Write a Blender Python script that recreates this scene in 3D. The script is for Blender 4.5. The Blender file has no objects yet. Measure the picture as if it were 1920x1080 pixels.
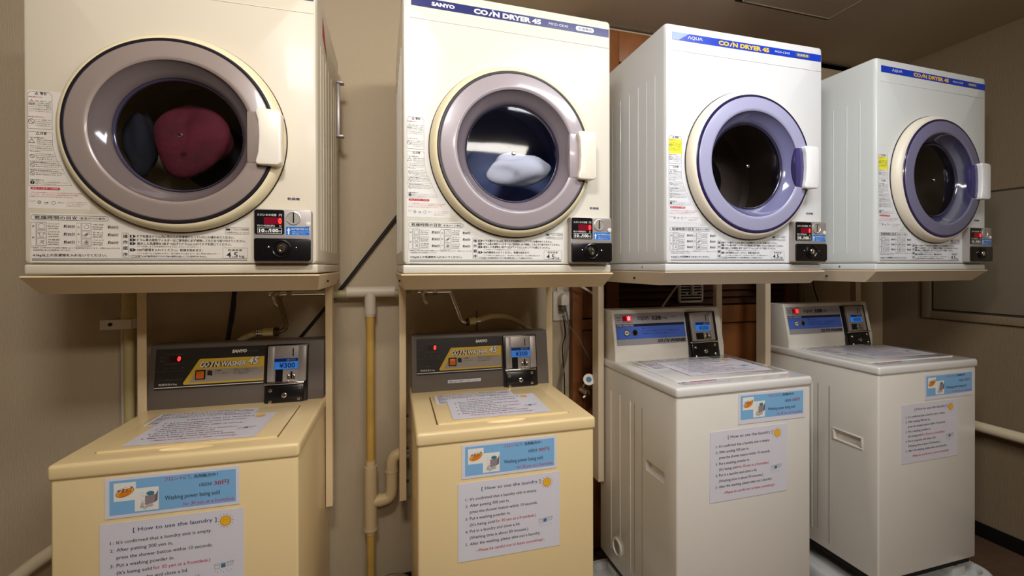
import bpy, bmesh, math, random
from mathutils import Vector, Matrix
random.seed(7)
S = bpy.context.scene
C = S.collection
PI = math.pi

# ------------------------------------------------------------------ camera, light, exposure
EYE = 1.146
cam_d = bpy.data.cameras.new('camera')
cam = bpy.data.objects.new('camera', cam_d); C.objects.link(cam); S.camera = cam
F, YAW, PITCH, ROLL, CY = 820.26, 0.28336, -0.00346, -0.00189, 502.2
cam_d.sensor_width = 36.0
cam_d.lens = F / 1920 * 36
cam_d.shift_y = -(540 - CY) / 1920
cam_d.clip_start = 0.02
cyw, syw, cp, sp, cr, sr = math.cos(YAW), math.sin(YAW), math.cos(PITCH), math.sin(PITCH), math.cos(ROLL), math.sin(ROLL)
fw = Vector((syw*cp, cyw*cp, sp)); rr = Vector((cyw, -syw, 0)); uu = rr.cross(fw)
r2 = rr*cr + uu*sr; u2 = -rr*sr + uu*cr
M = Matrix((r2, u2, -fw)).transposed().to_4x4(); M.translation = (0, 0, EYE)
cam.matrix_world = M

W = bpy.data.worlds.new('world'); S.world = W; W.use_nodes = True
W.node_tree.nodes['Background'].inputs[0].default_value = (1, .9, .78, 1)
W.node_tree.nodes['Background'].inputs[1].default_value = 0.05

def area(name, loc, sx, sy, power, col, target=None):
    d = bpy.data.lights.new(name, 'AREA'); d.shape = 'RECTANGLE'; d.size = sx; d.size_y = sy
    d.energy = power; d.color = col
    o = bpy.data.objects.new(name, d); C.objects.link(o); o.location = loc
    if target:
        o.rotation_euler = (Vector(target) - Vector(loc)).to_track_quat('-Z', 'Y').to_euler()
    return o
area('ceiling_lamp_middle', (0.92, 0.30, 2.09), 0.70, 0.24, 9.5, (0.93, 0.95, 1.0), (0.92, 0.60, 1.2))
area('ceiling_lamp_left', (-0.13, 0.06, 2.05), 0.26, 0.20, 9.5, (1.0, 0.97, 0.98), (-0.05, 1.6, 1.75))
area('fill_light_rear', (0.60, -1.10, 2.09), 1.20, 0.22, 21, (1.0, 0.94, 0.86), (0.6, -0.4, 1.0))  # unseen fill light, added behind the camera to lift the washers and room
S.view_settings.view_transform = 'Standard'
S.view_settings.look = 'None'
S.view_settings.gamma = 1
S.view_settings.use_curve_mapping = False
S.view_settings.exposure = 0.42

# ------------------------------------------------------------------ helpers
def lin(c):
    o = []
    for v in c[:3]:
        v /= 255.0
        o.append(v/12.92 if v <= .04045 else ((v+.055)/1.055)**2.4)
    return (o[0], o[1], o[2], 1)

MATS = {}
def mat(name, col=(200, 200, 200), rough=.5, metal=0., coat=0., emit=None, es=0., alpha=1., trans=0., vary=0., vscale=6., bump=0., bscale=(40, 40, 40), spec=.5, ior=1.45, mottle=None):
    if name in MATS: return MATS[name]
    m = bpy.data.materials.new(name); m.use_nodes = True; MATS[name] = m
    nt = m.node_tree; b = nt.nodes['Principled BSDF']
    b.inputs['Base Color'].default_value = lin(col)
    b.inputs['Roughness'].default_value = rough
    b.inputs['Metallic'].default_value = metal
    b.inputs['Coat Weight'].default_value = coat
    b.inputs['Coat Roughness'].default_value = .08
    b.inputs['Specular IOR Level'].default_value = spec
    b.inputs['IOR'].default_value = ior
    b.inputs['Alpha'].default_value = alpha
    b.inputs['Transmission Weight'].default_value = trans
    if emit:
        b.inputs['Emission Color'].default_value = lin(emit); b.inputs['Emission Strength'].default_value = es
    if vary or bump:
        tc = nt.nodes.new('ShaderNodeTexCoord')
    if vary:
        n = nt.nodes.new('ShaderNodeTexNoise'); n.inputs['Scale'].default_value = vscale; n.inputs['Detail'].default_value = 4
        nt.links.new(tc.outputs['Object'], n.inputs['Vector'])
        r = nt.nodes.new('ShaderNodeMapRange'); r.inputs[1].default_value = .3; r.inputs[2].default_value = .7
        nt.links.new(n.outputs['Fac'], r.inputs[0])
        mx = nt.nodes.new('ShaderNodeMix'); mx.data_type = 'RGBA'
        c = lin(col); k = 1 - vary
        mx.inputs[6].default_value = (c[0]*k, c[1]*k, c[2]*k*(1-.3*vary), 1) if mottle is None else lin(mottle)
        mx.inputs[7].default_value = c
        nt.links.new(r.outputs[0], mx.inputs[0]); nt.links.new(mx.outputs[2], b.inputs['Base Color'])
    if bump:
        mp = nt.nodes.new('ShaderNodeMapping'); mp.inputs['Scale'].default_value = bscale
        n2 = nt.nodes.new('ShaderNodeTexNoise'); n2.inputs['Scale'].default_value = 1; n2.inputs['Detail'].default_value = 5; n2.inputs['Roughness'].default_value = .65
        bp = nt.nodes.new('ShaderNodeBump'); bp.inputs['Strength'].default_value = bump; bp.inputs['Distance'].default_value = .002
        nt.links.new(tc.outputs['Object'], mp.inputs[0]); nt.links.new(mp.outputs[0], n2.inputs['Vector'])
        nt.links.new(n2.outputs['Fac'], bp.inputs['Height']); nt.links.new(bp.outputs[0], b.inputs['Normal'])
    return m

def finish(name, bm, m, parent=None, smooth=True, ang=32, kind=None, loc=None, rot=None):
    bmesh.ops.recalc_face_normals(bm, faces=bm.faces) if getattr(bm, '_rec', True) is True and not isinstance(bm, Keep) else None
    me = bpy.data.meshes.new(name); bm.to_mesh(me); bm.free()
    return link(name, me, m, parent, smooth, ang, kind, loc, rot)
class Keep: pass
def link(name, me, m, parent=None, smooth=True, ang=32, kind=None, loc=None, rot=None):
    for x in (m if isinstance(m, (list, tuple)) else [m]):
        me.materials.append(x)
    if smooth:
        me.polygons.foreach_set('use_smooth', [True]*len(me.polygons))
        me.set_sharp_from_angle(angle=math.radians(ang))
    o = bpy.data.objects.new(name, me); C.objects.link(o)
    if parent: o.parent = parent
    if kind: o['kind'] = kind
    if loc: o.location = loc
    if rot: o.rotation_euler = rot
    return o
def tag(o, label, cat, group=None):
    o['label'] = label; o['category'] = cat
    if group: o['group'] = group
    return o
def thing(name, label, cat, loc=(0, 0, 0), rz=0, group=None):
    o = bpy.data.objects.new(name, None); C.objects.link(o); o.empty_display_size = .05
    o.location = loc; o.rotation_euler = (0, 0, rz)
    return tag(o, label, cat, group)
def struct(o): o['kind'] = 'structure'; return o

def B(): return bmesh.new()
def merge(bm, t):
    me = bpy.data.meshes.new('t'); t.to_mesh(me); t.free(); bm.from_mesh(me); bpy.data.meshes.remove(me)
def box(bm, x0, x1, y0, y1, z0, z1, bev=0, seg=2, mi=0):
    t = B()
    v = [t.verts.new((x, y, z)) for x in (x0, x1) for y in (y0, y1) for z in (z0, z1)]
    for f in ((0, 1, 3, 2), (4, 6, 7, 5), (0, 4, 5, 1), (2, 3, 7, 6), (0, 2, 6, 4), (1, 5, 7, 3)):
        t.faces.new([v[i] for i in f]).material_index = mi
    if bev: bmesh.ops.bevel(t, geom=list(t.edges), offset=bev, segments=seg, affect='EDGES', profile=.5)
    bmesh.ops.recalc_face_normals(t, faces=t.faces)
    merge(bm, t); return bm
def prism(bm, pts, axis, a0, a1, bev=0, seg=2, sel=None):
    """pts: 2D outline; axis 'x': pts=(y,z), 'y': pts=(x,z), 'z': pts=(x,y)"""
    t = B()
    def mk(p, a):
        return {'x': (a, p[0], p[1]), 'y': (p[0], a, p[1]), 'z': (p[0], p[1], a)}[axis]
    A = [t.verts.new(mk(p, a0)) for p in pts]; Bv = [t.verts.new(mk(p, a1)) for p in pts]
    t.faces.new(A); t.faces.new(Bv[::-1])
    n = len(pts)
    for i in range(n): t.faces.new((A[i], Bv[i], Bv[(i+1) % n], A[(i+1) % n]))
    bmesh.ops.recalc_face_normals(t, faces=t.faces)
    if bev: bmesh.ops.bevel(t, geom=list(t.edges), offset=bev, segments=seg, affect='EDGES', profile=.5)
    merge(bm, t); return bm
def rrect(x0, x1, z0, z1, r, n=5):
    o = []
    for cx, cz, a in ((x1-r, z1-r, 0), (x0+r, z1-r, PI/2), (x0+r, z0+r, PI), (x1-r, z0+r, 1.5*PI)):
        for i in range(n+1): o.append((cx+r*math.cos(a+PI/2*i/n), cz+r*math.sin(a+PI/2*i/n)))
    return o
def lathe(bm, prof, cx, cz, n=96, capend=False, axis='y', mi=0):
    """prof: (radius, depth) about an axis along y through (cx,cz)"""
    t = B(); rings = []
    for r, y in prof:
        if r < 1e-6:
            rings.append([t.verts.new((cx, y, cz))])
        else:
            rings.append([t.verts.new((cx+r*math.cos(2*PI*i/n), y, cz+r*math.sin(2*PI*i/n))) for i in range(n)])
    for a, b in zip(rings, rings[1:]):
        for i in range(n):
            j = (i+1) % n
            if len(b) == 1 and len(a) == 1: continue
            if len(b) == 1: t.faces.new((a[i], a[j], b[0]))
            elif len(a) == 1: t.faces.new((a[0], b[j], b[i]))
            else: t.faces.new((a[i], a[j], b[j], b[i]))
    if axis == 'z':
        bmesh.ops.transform(t, matrix=Matrix.Translation((cx, 0, cz)) @ Matrix.Rotation(PI/2, 4, 'X') @ Matrix.Translation((-cx, 0, -cz)), verts=t.verts)
    merge(bm, t); return bm
def cyl(bm, p0, p1, r, n=20, r1=None):
    t = B(); p0 = Vector(p0); p1 = Vector(p1); d = p1-p0
    bmesh.ops.create_cone(t, cap_ends=True, segments=n, radius1=r, radius2=r if r1 is None else r1, depth=d.length)
    q = d.to_track_quat('Z', 'Y').to_matrix().to_4x4(); q.translation = (p0+p1)/2
    bmesh.ops.transform(t, matrix=q, verts=t.verts); merge(bm, t); return bm
def smoothpath(pts, k=8):
    P = [Vector(p) for p in pts]; P = [2*P[0]-P[1]] + P + [2*P[-1]-P[-2]]; o = []
    for i in range(1, len(P)-2):
        for j in range(k):
            t = j/k; a, b, c, d = P[i-1:i+3]
            o.append(.5*((2*b)+(c-a)*t+(2*a-5*b+4*c-d)*t*t+(-a+3*b-3*c+d)*t**3))
    o.append(P[-2]); return o
def tube(bm, pts, r, n=14, smooth=True, k=8):
    P = smoothpath(pts, k) if smooth else [Vector(p) for p in pts]
    t = B(); rings = []; up = Vector((0.13, 1, .21)).normalized(); prev = None
    for i, p in enumerate(P):
        tg = (P[min(i+1, len(P)-1)]-P[max(i-1, 0)]).normalized()
        if prev is None: a = tg.cross(up).normalized()
        else: a = (prev - tg*prev.dot(tg)).normalized()
        prev = a; b = tg.cross(a)
        rings.append([t.verts.new(p+(a*math.cos(2*PI*j/n)+b*math.sin(2*PI*j/n))*r) for j in range(n)])
    for q, s in zip(rings, rings[1:]):
        for j in range(n): t.faces.new((q[j], q[(j+1) % n], s[(j+1) % n], s[j]))
    t.faces.new(rings[0][::-1]); t.faces.new(rings[-1])
    merge(bm, t); return bm

# ---- flat print: lettering and marks as thin sheets in (u, v) on a surface
GL = {}
def glyphs(s, bold=0, shear=0):
    key = (s, bold, shear)
    if key in GL: return GL[key]
    cu = bpy.data.curves.new('t', 'FONT'); cu.body = s; cu.size = 1; cu.resolution_u = 2; cu.offset = bold; cu.shear = shear
    ob = bpy.data.objects.new('t', cu); C.objects.link(ob)
    bpy.context.view_layer.update()
    me = bpy.data.meshes.new_from_object(ob.evaluated_get(bpy.context.evaluated_depsgraph_get()))
    V = [tuple(v.co[:2]) for v in me.vertices]; Fc = [tuple(p.vertices) for p in me.polygons]
    bpy.data.objects.remove(ob); bpy.data.curves.remove(cu); bpy.data.meshes.remove(me)
    xs = [v[0] for v in V] or [0, 1]; ys = [v[1] for v in V] or [0, 1]
    GL[key] = (V, Fc, (min(xs), max(xs), min(ys), max(ys))); return GL[key]
class Print:
    def __init__(s, off=.0006): s.V = []; s.F = []; s.M = []; s.mats = []; s.off = off; s.layer = 0
    def mi(s, m):
        if m not in s.mats: s.mats.append(m)
        return s.mats.index(m)
    def add(s, V, Fc, m, layer):
        b = len(s.V); k = s.mi(m)
        for u, v in V: s.V.append((u, v, s.off + layer*.00025))
        for f in Fc: s.F.append(tuple(b+i for i in f)); s.M.append(k)
    def rect(s, u0, u1, v0, v1, m, layer=0): s.add([(u0, v0), (u1, v0), (u1, v1), (u0, v1)], [(0, 1, 2, 3)], m, layer)
    def poly(s, P, m, layer=0): s.add(P, [tuple(range(len(P)))], m, layer)
    def rr(s, u0, u1, v0, v1, r, m, layer=0): s.poly(rrect(u0, u1, v0, v1, r), m, layer)
    def loop(s, P, w, m, layer=1):
        n = len(P); cx = sum(p[0] for p in P)/n; cy = sum(p[1] for p in P)/n
        ins = []
        for i in range(n):
            a, b, c = Vector(P[i-1]), Vector(P[i]), Vector(P[(i+1) % n])
            e1 = (b-a); e2 = (c-b)
            if e1.length < 1e-9: e1 = e2
            if e2.length < 1e-9: e2 = e1
            n1 = Vector((-e1.y, e1.x)).normalized(); n2 = Vector((-e2.y, e2.x)).normalized()
            nn = (n1+n2); nn = nn/max(nn.length, 1e-6); k = 1/max(.4, nn.dot(n1))
            ins.append(tuple(b+nn*w*k))
        s.add(list(P)+ins, [(i, (i+1) % n, n+(i+1) % n, n+i) for i in range(n)], m, layer)
    def frame(s, u0, u1, v0, v1, w, m, r=0, layer=1): s.loop(rrect(u0, u1, v0, v1, max(r, 1e-4), 5 if r else 1), w, m, layer)
    def disc(s, u, v, r, m, layer=1, n=20, ry=None): s.poly([(u+r*math.cos(2*PI*i/n), v+(ry or r)*math.sin(2*PI*i/n)) for i in range(n)], m, layer)
    def ring(s, u, v, r, w, m, layer=1, n=20): s.loop([(u+r*math.cos(2*PI*i/n), v+r*math.sin(2*PI*i/n)) for i in range(n)], w, m, layer)
    def text(s, t, u0, u1, v0, v1, m, layer=1, bold=0, shear=0, fit='box'):
        cjk = any(ord(c) > 0x2E80 for c in t)
        V, Fc, bb = glyphs(t, 0 if cjk else bold, shear)
        sx = (u1-u0)/max(1e-6, bb[1]-bb[0]); sy = (v1-v0)/max(1e-6, bb[3]-bb[2])
        if fit == 'h': sx = sy
        s.add([(u0+(x-bb[0])*sx, v0+(y-bb[2])*sy) for x, y in V], Fc, m, layer)
        if cjk and bold:
            k = .045*(v1-v0)
            s.add([(u0+k+(x-bb[0])*sx, v0+(y-bb[2])*sy) for x, y in V], Fc, m, layer)
    def build(s, name, parent, surf='front', y=0., pos=None, rot=None, kind=None):
        """front: u->x, v->z, facing -y at depth y; top: u->x, v->y, facing up at height y"""
        if surf == 'front': V = [(u, y-o, v) for u, v, o in s.V]
        elif surf == 'top': V = [(u, v, y+o) for u, v, o in s.V]
        elif surf == 'left': V = [(y-o, -u, v) for u, v, o in s.V]
        elif surf == 'right': V = [(y+o, u, v) for u, v, o in s.V]
        me = bpy.data.meshes.new(name); me.from_pydata(V, [], s.F)
        me.polygons.foreach_set('material_index', s.M)
        o = link(name, me, s.mats, parent, smooth=False, kind=kind)
        if pos: o.location = pos
        if rot: o.rotation_euler = rot
        return o

# ------------------------------------------------------------------ materials
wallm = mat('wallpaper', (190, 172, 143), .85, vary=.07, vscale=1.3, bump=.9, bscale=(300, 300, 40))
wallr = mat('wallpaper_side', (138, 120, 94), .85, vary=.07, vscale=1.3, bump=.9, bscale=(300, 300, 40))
ceilm = mat('ceiling_paper', (205, 188, 164), .9, vary=.05, vscale=2, bump=.3, bscale=(200, 200, 200))
floor_m = mat('floor_plank', (104, 80, 62), .45, vary=.35, vscale=9, bump=.2, bscale=(20, 200, 20))
black_base = mat('black_skirting', (18, 15, 14), .5)
wood = mat('door_wood', (146, 90, 48), .45, vary=.45, vscale=7, bump=.3, bscale=(120, 120, 8))
wood_dark = mat('louver_wood', (88, 56, 36), .5, vary=.35, vscale=14)
cream1 = mat('dryer_enamel_cream', (214, 203, 180), .42, coat=.05)
cream2 = mat('dryer_enamel_ivory', (222, 217, 201), .28, coat=.35)
white3 = mat('dryer_enamel_white', (224, 225, 224), .28, coat=.3)
white4 = mat('dryer_enamel_cool_white', (222, 226, 222), .32, coat=.2)
standm = mat('stand_enamel', (224, 200, 158), .4, vary=.04)
standw = mat('stand_enamel_pale', (220, 202, 174), .4, vary=.04)
yellow1 = mat('washer_enamel_yellowed', (243, 217, 162), .38, coat=.25, vary=.04, vscale=3)
washw = mat('washer_enamel_white', (232, 227, 216), .3, coat=.45, vary=.02)
topw = mat('washer_top_white', (228, 226, 220), .16, coat=.8)
ringcream = mat('door_ring_cream', (236, 222, 182), .35)
ringwhite = mat('door_ring_white', (235, 226, 206), .35)
gasket = mat('rubber_gasket', (28, 22, 30), .35)
lens = [mat('smoked_plastic_brown', (146, 131, 122), .35, coat=.3), mat('smoked_plastic_mauve', (164, 153, 156), .3, coat=.35),
        mat('smoked_plastic_lavender', (166, 166, 196), .3, coat=.35), mat('smoked_plastic_violet', (116, 114, 142), .2, coat=.6)]
lensin = [mat('smoked_bowl_brown', (110, 98, 96), .12, coat=.7, alpha=.9), mat('smoked_bowl_mauve', (130, 120, 126), .12, coat=.7, alpha=.9),
          mat('smoked_bowl_lavender', (120, 120, 160), .12, coat=.8, alpha=.85), mat('smoked_bowl_violet', (70, 70, 105), .1, coat=.9, alpha=.6)]
glassm = bpy.data.materials.new('window_glass'); glassm.use_nodes = True
_n = glassm.node_tree; _n.nodes.clear(); _o = _n.nodes.new('ShaderNodeOutputMaterial'); _mx = _n.nodes.new('ShaderNodeMixShader'); _t = _n.nodes.new('ShaderNodeBsdfTransparent'); _g = _n.nodes.new('ShaderNodeBsdfGlossy'); _f = _n.nodes.new('ShaderNodeFresnel')
_t.inputs[0].default_value = (.86, .87, .92, 1); _g.inputs['Roughness'].default_value = .05; _f.inputs[0].default_value = 1.45
_n.links.new(_f.outputs[0], _mx.inputs[0]); _n.links.new(_t.outputs[0], _mx.inputs[1]); _n.links.new(_g.outputs[0], _mx.inputs[2]); _n.links.new(_mx.outputs[0], _o.inputs[0])
drumm = mat('drum_steel', (112, 128, 170), .5, metal=.3)
drumd = mat('drum_dark', (126, 112, 104), .5, metal=.2)
purple = mat('violet_plastic', (66, 60, 110), .2, coat=.6, alpha=.92)
handm = mat('handle_plastic', (238, 230, 212), .3, coat=.3)
handw = mat('handle_plastic_white', (240, 240, 238), .3, coat=.3)
steel = mat('brushed_plate', (172, 164, 158), .38, metal=.35, bump=.1, bscale=(400, 20, 20))
chrome = mat('chrome', (225, 220, 212), .12, metal=1)
blackp = mat('black_plastic', (16, 15, 17), .25, coat=.3)
blackm = mat('black_matt', (24, 21, 21), .6)
dgrey = mat('console_grey_brown', (104, 94, 86), .45, vary=.04)
panel_d = mat('console_dark_panel', (48, 42, 38), .35)
silverp = mat('silver_overlay', (176, 174, 178), .35, metal=.3)
gold = mat('gold_overlay', (222, 184, 62), .4)
greyo = mat('grey_overlay', (168, 158, 146), .45)
ink = mat('ink_black', (38, 36, 42), .7)
inkg = mat('ink_grey', (96, 92, 92), .7)
inkw = mat('ink_white', (238, 236, 228), .6)
inkr = mat('ink_red', (196, 40, 60), .6)
inkp = mat('ink_magenta', (196, 60, 130), .6)
inkn = mat('ink_navy', (40, 44, 104), .6)
inkteal = mat('ink_slate_blue', (74, 120, 150), .6)
blue_s = mat('stripe_navy', (34, 40, 104), .3, coat=.3)
blue_b = mat('stripe_blue', (22, 62, 190), .3, coat=.4)
blue_l = mat('stripe_pale_blue', (150, 168, 220), .3)
bluelab = mat('label_blue', (20, 110, 200), .4)
ybl = mat('label_yellow', (244, 240, 60), .6)
goldtxt = mat('letter_gold', (255, 196, 40), .5)
orange = mat('button_orange', (224, 110, 30), .35)
lcd = mat('lcd_blue', (60, 130, 215), .3, emit=(50, 120, 215), es=.25)
lcdd = mat('lcd_navy', (24, 48, 110), .3)
ledbg = mat('led_window', (92, 8, 28), .25, emit=(150, 8, 30), es=.25)
ledon = mat('led_red', (255, 60, 50), .3, emit=(255, 40, 35), es=3.0)
bluepan = mat('overlay_blue', (74, 108, 200), .4)
paper = mat('sheet_white', (226, 224, 232), .35, coat=.3)
pap_lab = mat('label_clear', (224, 220, 214), .4)
sky = mat('sheet_blue', (132, 186, 228), .4, coat=.3)
sunm = mat('sun_yellow', (240, 190, 40), .6)
sunr = mat('sun_orange', (214, 110, 40), .6)
pvc = mat('pvc_grey', (202, 190, 168), .45)
pvcy = mat('pvc_yellowed', (206, 166, 84), .45, vary=.2, vscale=10)
pvcb = mat('pvc_beige', (206, 184, 140), .45)
hosem = mat('hose_beige', (186, 168, 120), .4)
panm = mat('pan_plastic', (206, 208, 204), .4)
cordb = mat('cable_black', (20, 17, 18), .5)
cordg = mat('cable_grey', (120, 116, 110), .5)
cordgreen = mat('cable_green', (90, 104, 76), .5)
plugm = mat('plug_white', (224, 216, 200), .4)
panelm = mat('hatch_panel', (128, 116, 96), .75, vary=.08, vscale=3)
redcloth = mat('red_cloth', (104, 28, 42), .85, vary=.5, vscale=18, bump=1, bscale=(60, 60, 60))
whitecloth = mat('white_cloth', (236, 240, 248), .9, bump=.6, bscale=(50, 50, 50))
darkcloth = mat('dark_cloth', (30, 31, 40), .9, vary=.4, vscale=20)
brownlid = mat('drum_back_olive', (168, 154, 118), .5)

# ------------------------------------------------------------------ room shell
CEIL = 2.121
RX = 2.418; BY = 1.60; LX = -1.9; FY = -1.7
b = B(); box(b, LX, .70, BY, BY+.1, 0, CEIL); box(b, 1.87, RX, BY, BY+.1, 0, CEIL); box(b, .70, 1.87, BY+.02, BY+.1, 0, CEIL)
box(b, LX, RX, BY, BY+.1, 2.095, CEIL)
struct(finish('wall_back', b, wallm, smooth=False))
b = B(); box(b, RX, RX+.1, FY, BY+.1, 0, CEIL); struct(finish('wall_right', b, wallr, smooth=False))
b = B(); box(b, LX-.1, LX, FY, BY+.1, 0, CEIL); struct(finish('wall_left', b, wallm, smooth=False))
b = B(); box(b, LX-.1, RX+.1, FY-.1, FY, 0, CEIL); struct(finish('wall_front', b, wallr, smooth=False))
b = B(); box(b, LX-.1, RX+.1, FY-.1, BY+.1, CEIL, CEIL+.1); struct(finish('ceiling', b, ceilm, smooth=False))
b = B(); box(b, LX-.1, RX+.1, FY-.1, BY+.1, -.1, -.004); fl = struct(finish('floor', b, black_base, smooth=False))
pb = B(); box(pb, 0, .8985, 0, .0985, -.004, 0, .0012, 1); pm = bpy.data.meshes.new('plank'); pb.to_mesh(pm); pb.free(); pm.materials.append(floor_m)
row = 0; y = FY
while y < BY:
    x = LX - (.45 if row % 2 else 0)
    while x < RX:
        if x + .9 > LX and x >= LX - .5:
            if x+.9 <= RX+.1 and x >= LX-.1:
                o = bpy.data.objects.new('plank', pm); C.objects.link(o); o.parent = fl; o.location = (x, y, random.uniform(-.0006, 0))
            else:
                x0 = max(x, LX-.1); x1 = min(x+.8985, RX+.1)
                if x1-x0 > .02:
                    q = B(); box(q, x0, x1, y, y+.0985, -.004, 0, .0012, 1); finish('plank', q, floor_m, fl, smooth=False)
        x += .9
    y += .1; row += 1
b = B(); box(b, LX, RX, BY-.008, BY, 0, .057, .002); struct(finish('baseboard_back', b, black_base))
b = B(); box(b, RX-.008, RX, FY, BY-.008, 0, .06, .002); struct(finish('baseboard_right', b, black_base))
b = B(); box(b, LX, RX, BY-.0015, BY, CEIL-.006, CEIL); struct(finish('trim_1', b, mat('shadow_gap', (60, 52, 40), .8), smooth=False))
# thin vertical joint on the back wall
b = B(); box(b, .3275, .3305, BY-.0012, BY, .0, .98); struct(finish('trim_2', b, mat('shadow_gap'), smooth=False))
# right wall: horizontal joint between wall panels
b = B(); box(b, RX-.001, RX, 1.0, BY, 1.4545, 1.4565); struct(finish('trim_3', b, mat('shadow_gap'), smooth=False))

# recessed ceiling hatch
t = thing('ceiling_hatch', 'square recessed hatch with dark gap in the ceiling above the third dryer', 'hatch', (1.46, 1.09, CEIL))
b = B(); box(b, -.205, .205, -.205, .205, -.012, -.002, .001); finish('hatch_panel', b, ceilm, t)
b = B()
for x0, x1, y0, y1 in ((-.225, .225, .205, .225), (-.225, .225, -.225, -.205), (-.225, -.205, -.205, .205), (.205, .225, -.205, .205)):
    box(b, x0, x1, y0, y1, -.004, 0)
finish('hatch_gap', b, mat('hatch_gap', (52, 38, 30), .7), t, smooth=False)
b = B()
for x0, x1, y0, y1 in ((-.207, .207, .203, .207), (-.207, .207, -.207, -.203), (-.207, -.203, -.203, .203), (.203, .207, -.203, .203)):
    box(b, x0, x1, y0, y1, -.014, -.002)
finish('hatch_rim', b, mat('hatch_rim', (170, 158, 136), .6), t, smooth=False)

# access panel on the right wall
t = thing('access_panel', 'wide flat access panel in a dark frame on the right-hand wall', 'panel', (RX, 1.39, .94))
b = B(); box(b, -.010, -.001, -.62, -.008, .008, .508, .002); finish('panel_board', b, panelm, t)
b = B(); box(b, -.004, 0, -.63, 0, 0, .515); finish('panel_gap', b, mat('shadow_gap'), t, smooth=False)
b = B(); box(b, -.014, 0, -.63, .0005, -.035, -.001, .003); box(b, -.014, 0, .001, .035, -.035, .53, .003); finish('panel_frame', b, wallr, t)
# handrail
t = thing('wall_handrail', 'round pale handrail along the right-hand wall beside the last washer', 'handrail', (RX, .7, .475))
b = B(); cyl(b, (-.045, -.9, 0), (-.045, .82, 0), .021, 28); finish('rail', b, mat('rail_cream', (226, 212, 180), .4), t)
for yy in (-.5, .2, .78):
    b = B(); box(b, -.045, 0, yy-.012, yy+.012, -.034, -.018, .003); box(b, -.006, 0, yy-.02, yy+.02, -.05, .02, .002); finish('bracket', b, standw, t)

# wooden louvred door in the back wall
dr = thing('louvred_door', 'dark brown wooden cabinet door with horizontal louvres behind the third machine pair', 'door', (.70, BY+.02, 0))
def dpart(n, x0, x1, y0, y1, z0, z1, m=wood, bev=.003):
    q = B(); box(q, x0, x1, y0, y1, z0, z1, bev); return finish(n, q, m, dr)
dpart('backing_board', 0, 1.17, -.02, -.0005, 0, 2.095, wood_dark, 0)
dpart('stile', 0, .045, -.055, -.02, 0, 2.09); dpart('stile', .155, .205, -.055, -.02, 0, 2.09); dpart('stile', 1.06, 1.165, -.055, -.02, 0, 2.09)
dpart('rail', .045, .155, -.05, -.02, .895, .935); dpart('rail', .205, 1.06, -.055, -.02, .90, .975)
dpart('rail', .205, 1.06, -.055, -.02, 1.965, 2.09); dpart('rail', .045, .155, -.05, -.02, 1.965, 2.09)
dpart('rail', .205, 1.06, -.055, -.02, .06, .14)
dpart('door_panel', .052, .148, -.04, -.02, .94, 1.96); dpart('door_panel', .052, .148, -.04, -.02, .02, .89); dpart('door_panel', .212, 1.053, -.04, -.02, .145, .895)
q = B(); box(q, .207, 1.058, -.005, .003, -.017, .013, .0015, 1)
bmesh.ops.rotate(q, verts=q.verts, cent=(0, 0, 0), matrix=Matrix.Rotation(math.radians(-38), 3, 'X'))
bmesh.ops.recalc_face_normals(q, faces=q.faces)
sm = bpy.data.meshes.new('slat'); q.to_mesh(sm); q.free(); sm.materials.append(wood_dark)
z = .995
while z < 1.955:
    o = bpy.data.objects.new('slat', sm); C.objects.link(o); o.parent = dr; o.location = (0, -.038, z); z += .0305

# ------------------------------------------------------------------ dryers
DW, DH, DD = .55, .6812, .42
DC = (.2735, .3025)
def shell_loop(x0, x1, z0, z1, c, npt=14):
    P = []
    corners = ((x1-c, z0+c, -PI/2), (x1-c, z1-c, 0), (x0+c, z1-c, PI/2), (x0+c, z0+c, PI))
    for k, (cx, cz, a) in enumerate(corners):
        for i in range(5): P.append((cx+c*math.cos(a+PI/2*i/4), cz+c*math.sin(a+PI/2*i/4)))
        nx, nz, na = corners[(k+1) % 4]
        s = (cx+c*math.cos(a+PI/2), cz+c*math.sin(a+PI/2)); e = (nx+c*math.cos(na), nz+c*math.sin(na))
        for i in range(1, npt): P.append((s[0]+(e[0]-s[0])*i/npt, s[1]+(e[1]-s[1])*i/npt))
    return P
def make_body(m, parent):
    t = B(); z0 = .0215
    def ring(P, y): return [t.verts.new((p[0], y, p[1])) for p in P]
    L = [ring(shell_loop(0.001, DW-.001, z0, DH-.001, .006), DD), ring(shell_loop(0, DW, z0, DH, .007), DD-.004),
         ring(shell_loop(0, DW, z0, DH, .009), .012), ring(shell_loop(.0012, DW-.0012, z0+.0004, DH-.0012, .009), .006),
         ring(shell_loop(.004, DW-.004, z0+.001, DH-.004, .009), .0015), ring(shell_loop(.009, DW-.009, z0+.002, DH-.009, .010), 0)]
    base = shell_loop(0, DW, z0, DH, .009)
    circ = []
    for p in base:
        a = math.atan2(p[1]-DC[1], p[0]-DC[0]); circ.append(a)
    for r, y in ((.16, 0), (.15, .012), (.15, .02)):
        L.append([t.verts.new((DC[0]+r*math.cos(a), y, DC[1]+r*math.sin(a))) for a in circ])
    n = len(base)
    for a, c in zip(L, L[1:]):
        for i in range(n): t.faces.new((a[i], a[(i+1) % n], c[(i+1) % n], c[i]))
    t.faces.new(L[0][::-1])
    return finish('cabinet', t, m, parent, ang=40)

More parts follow.
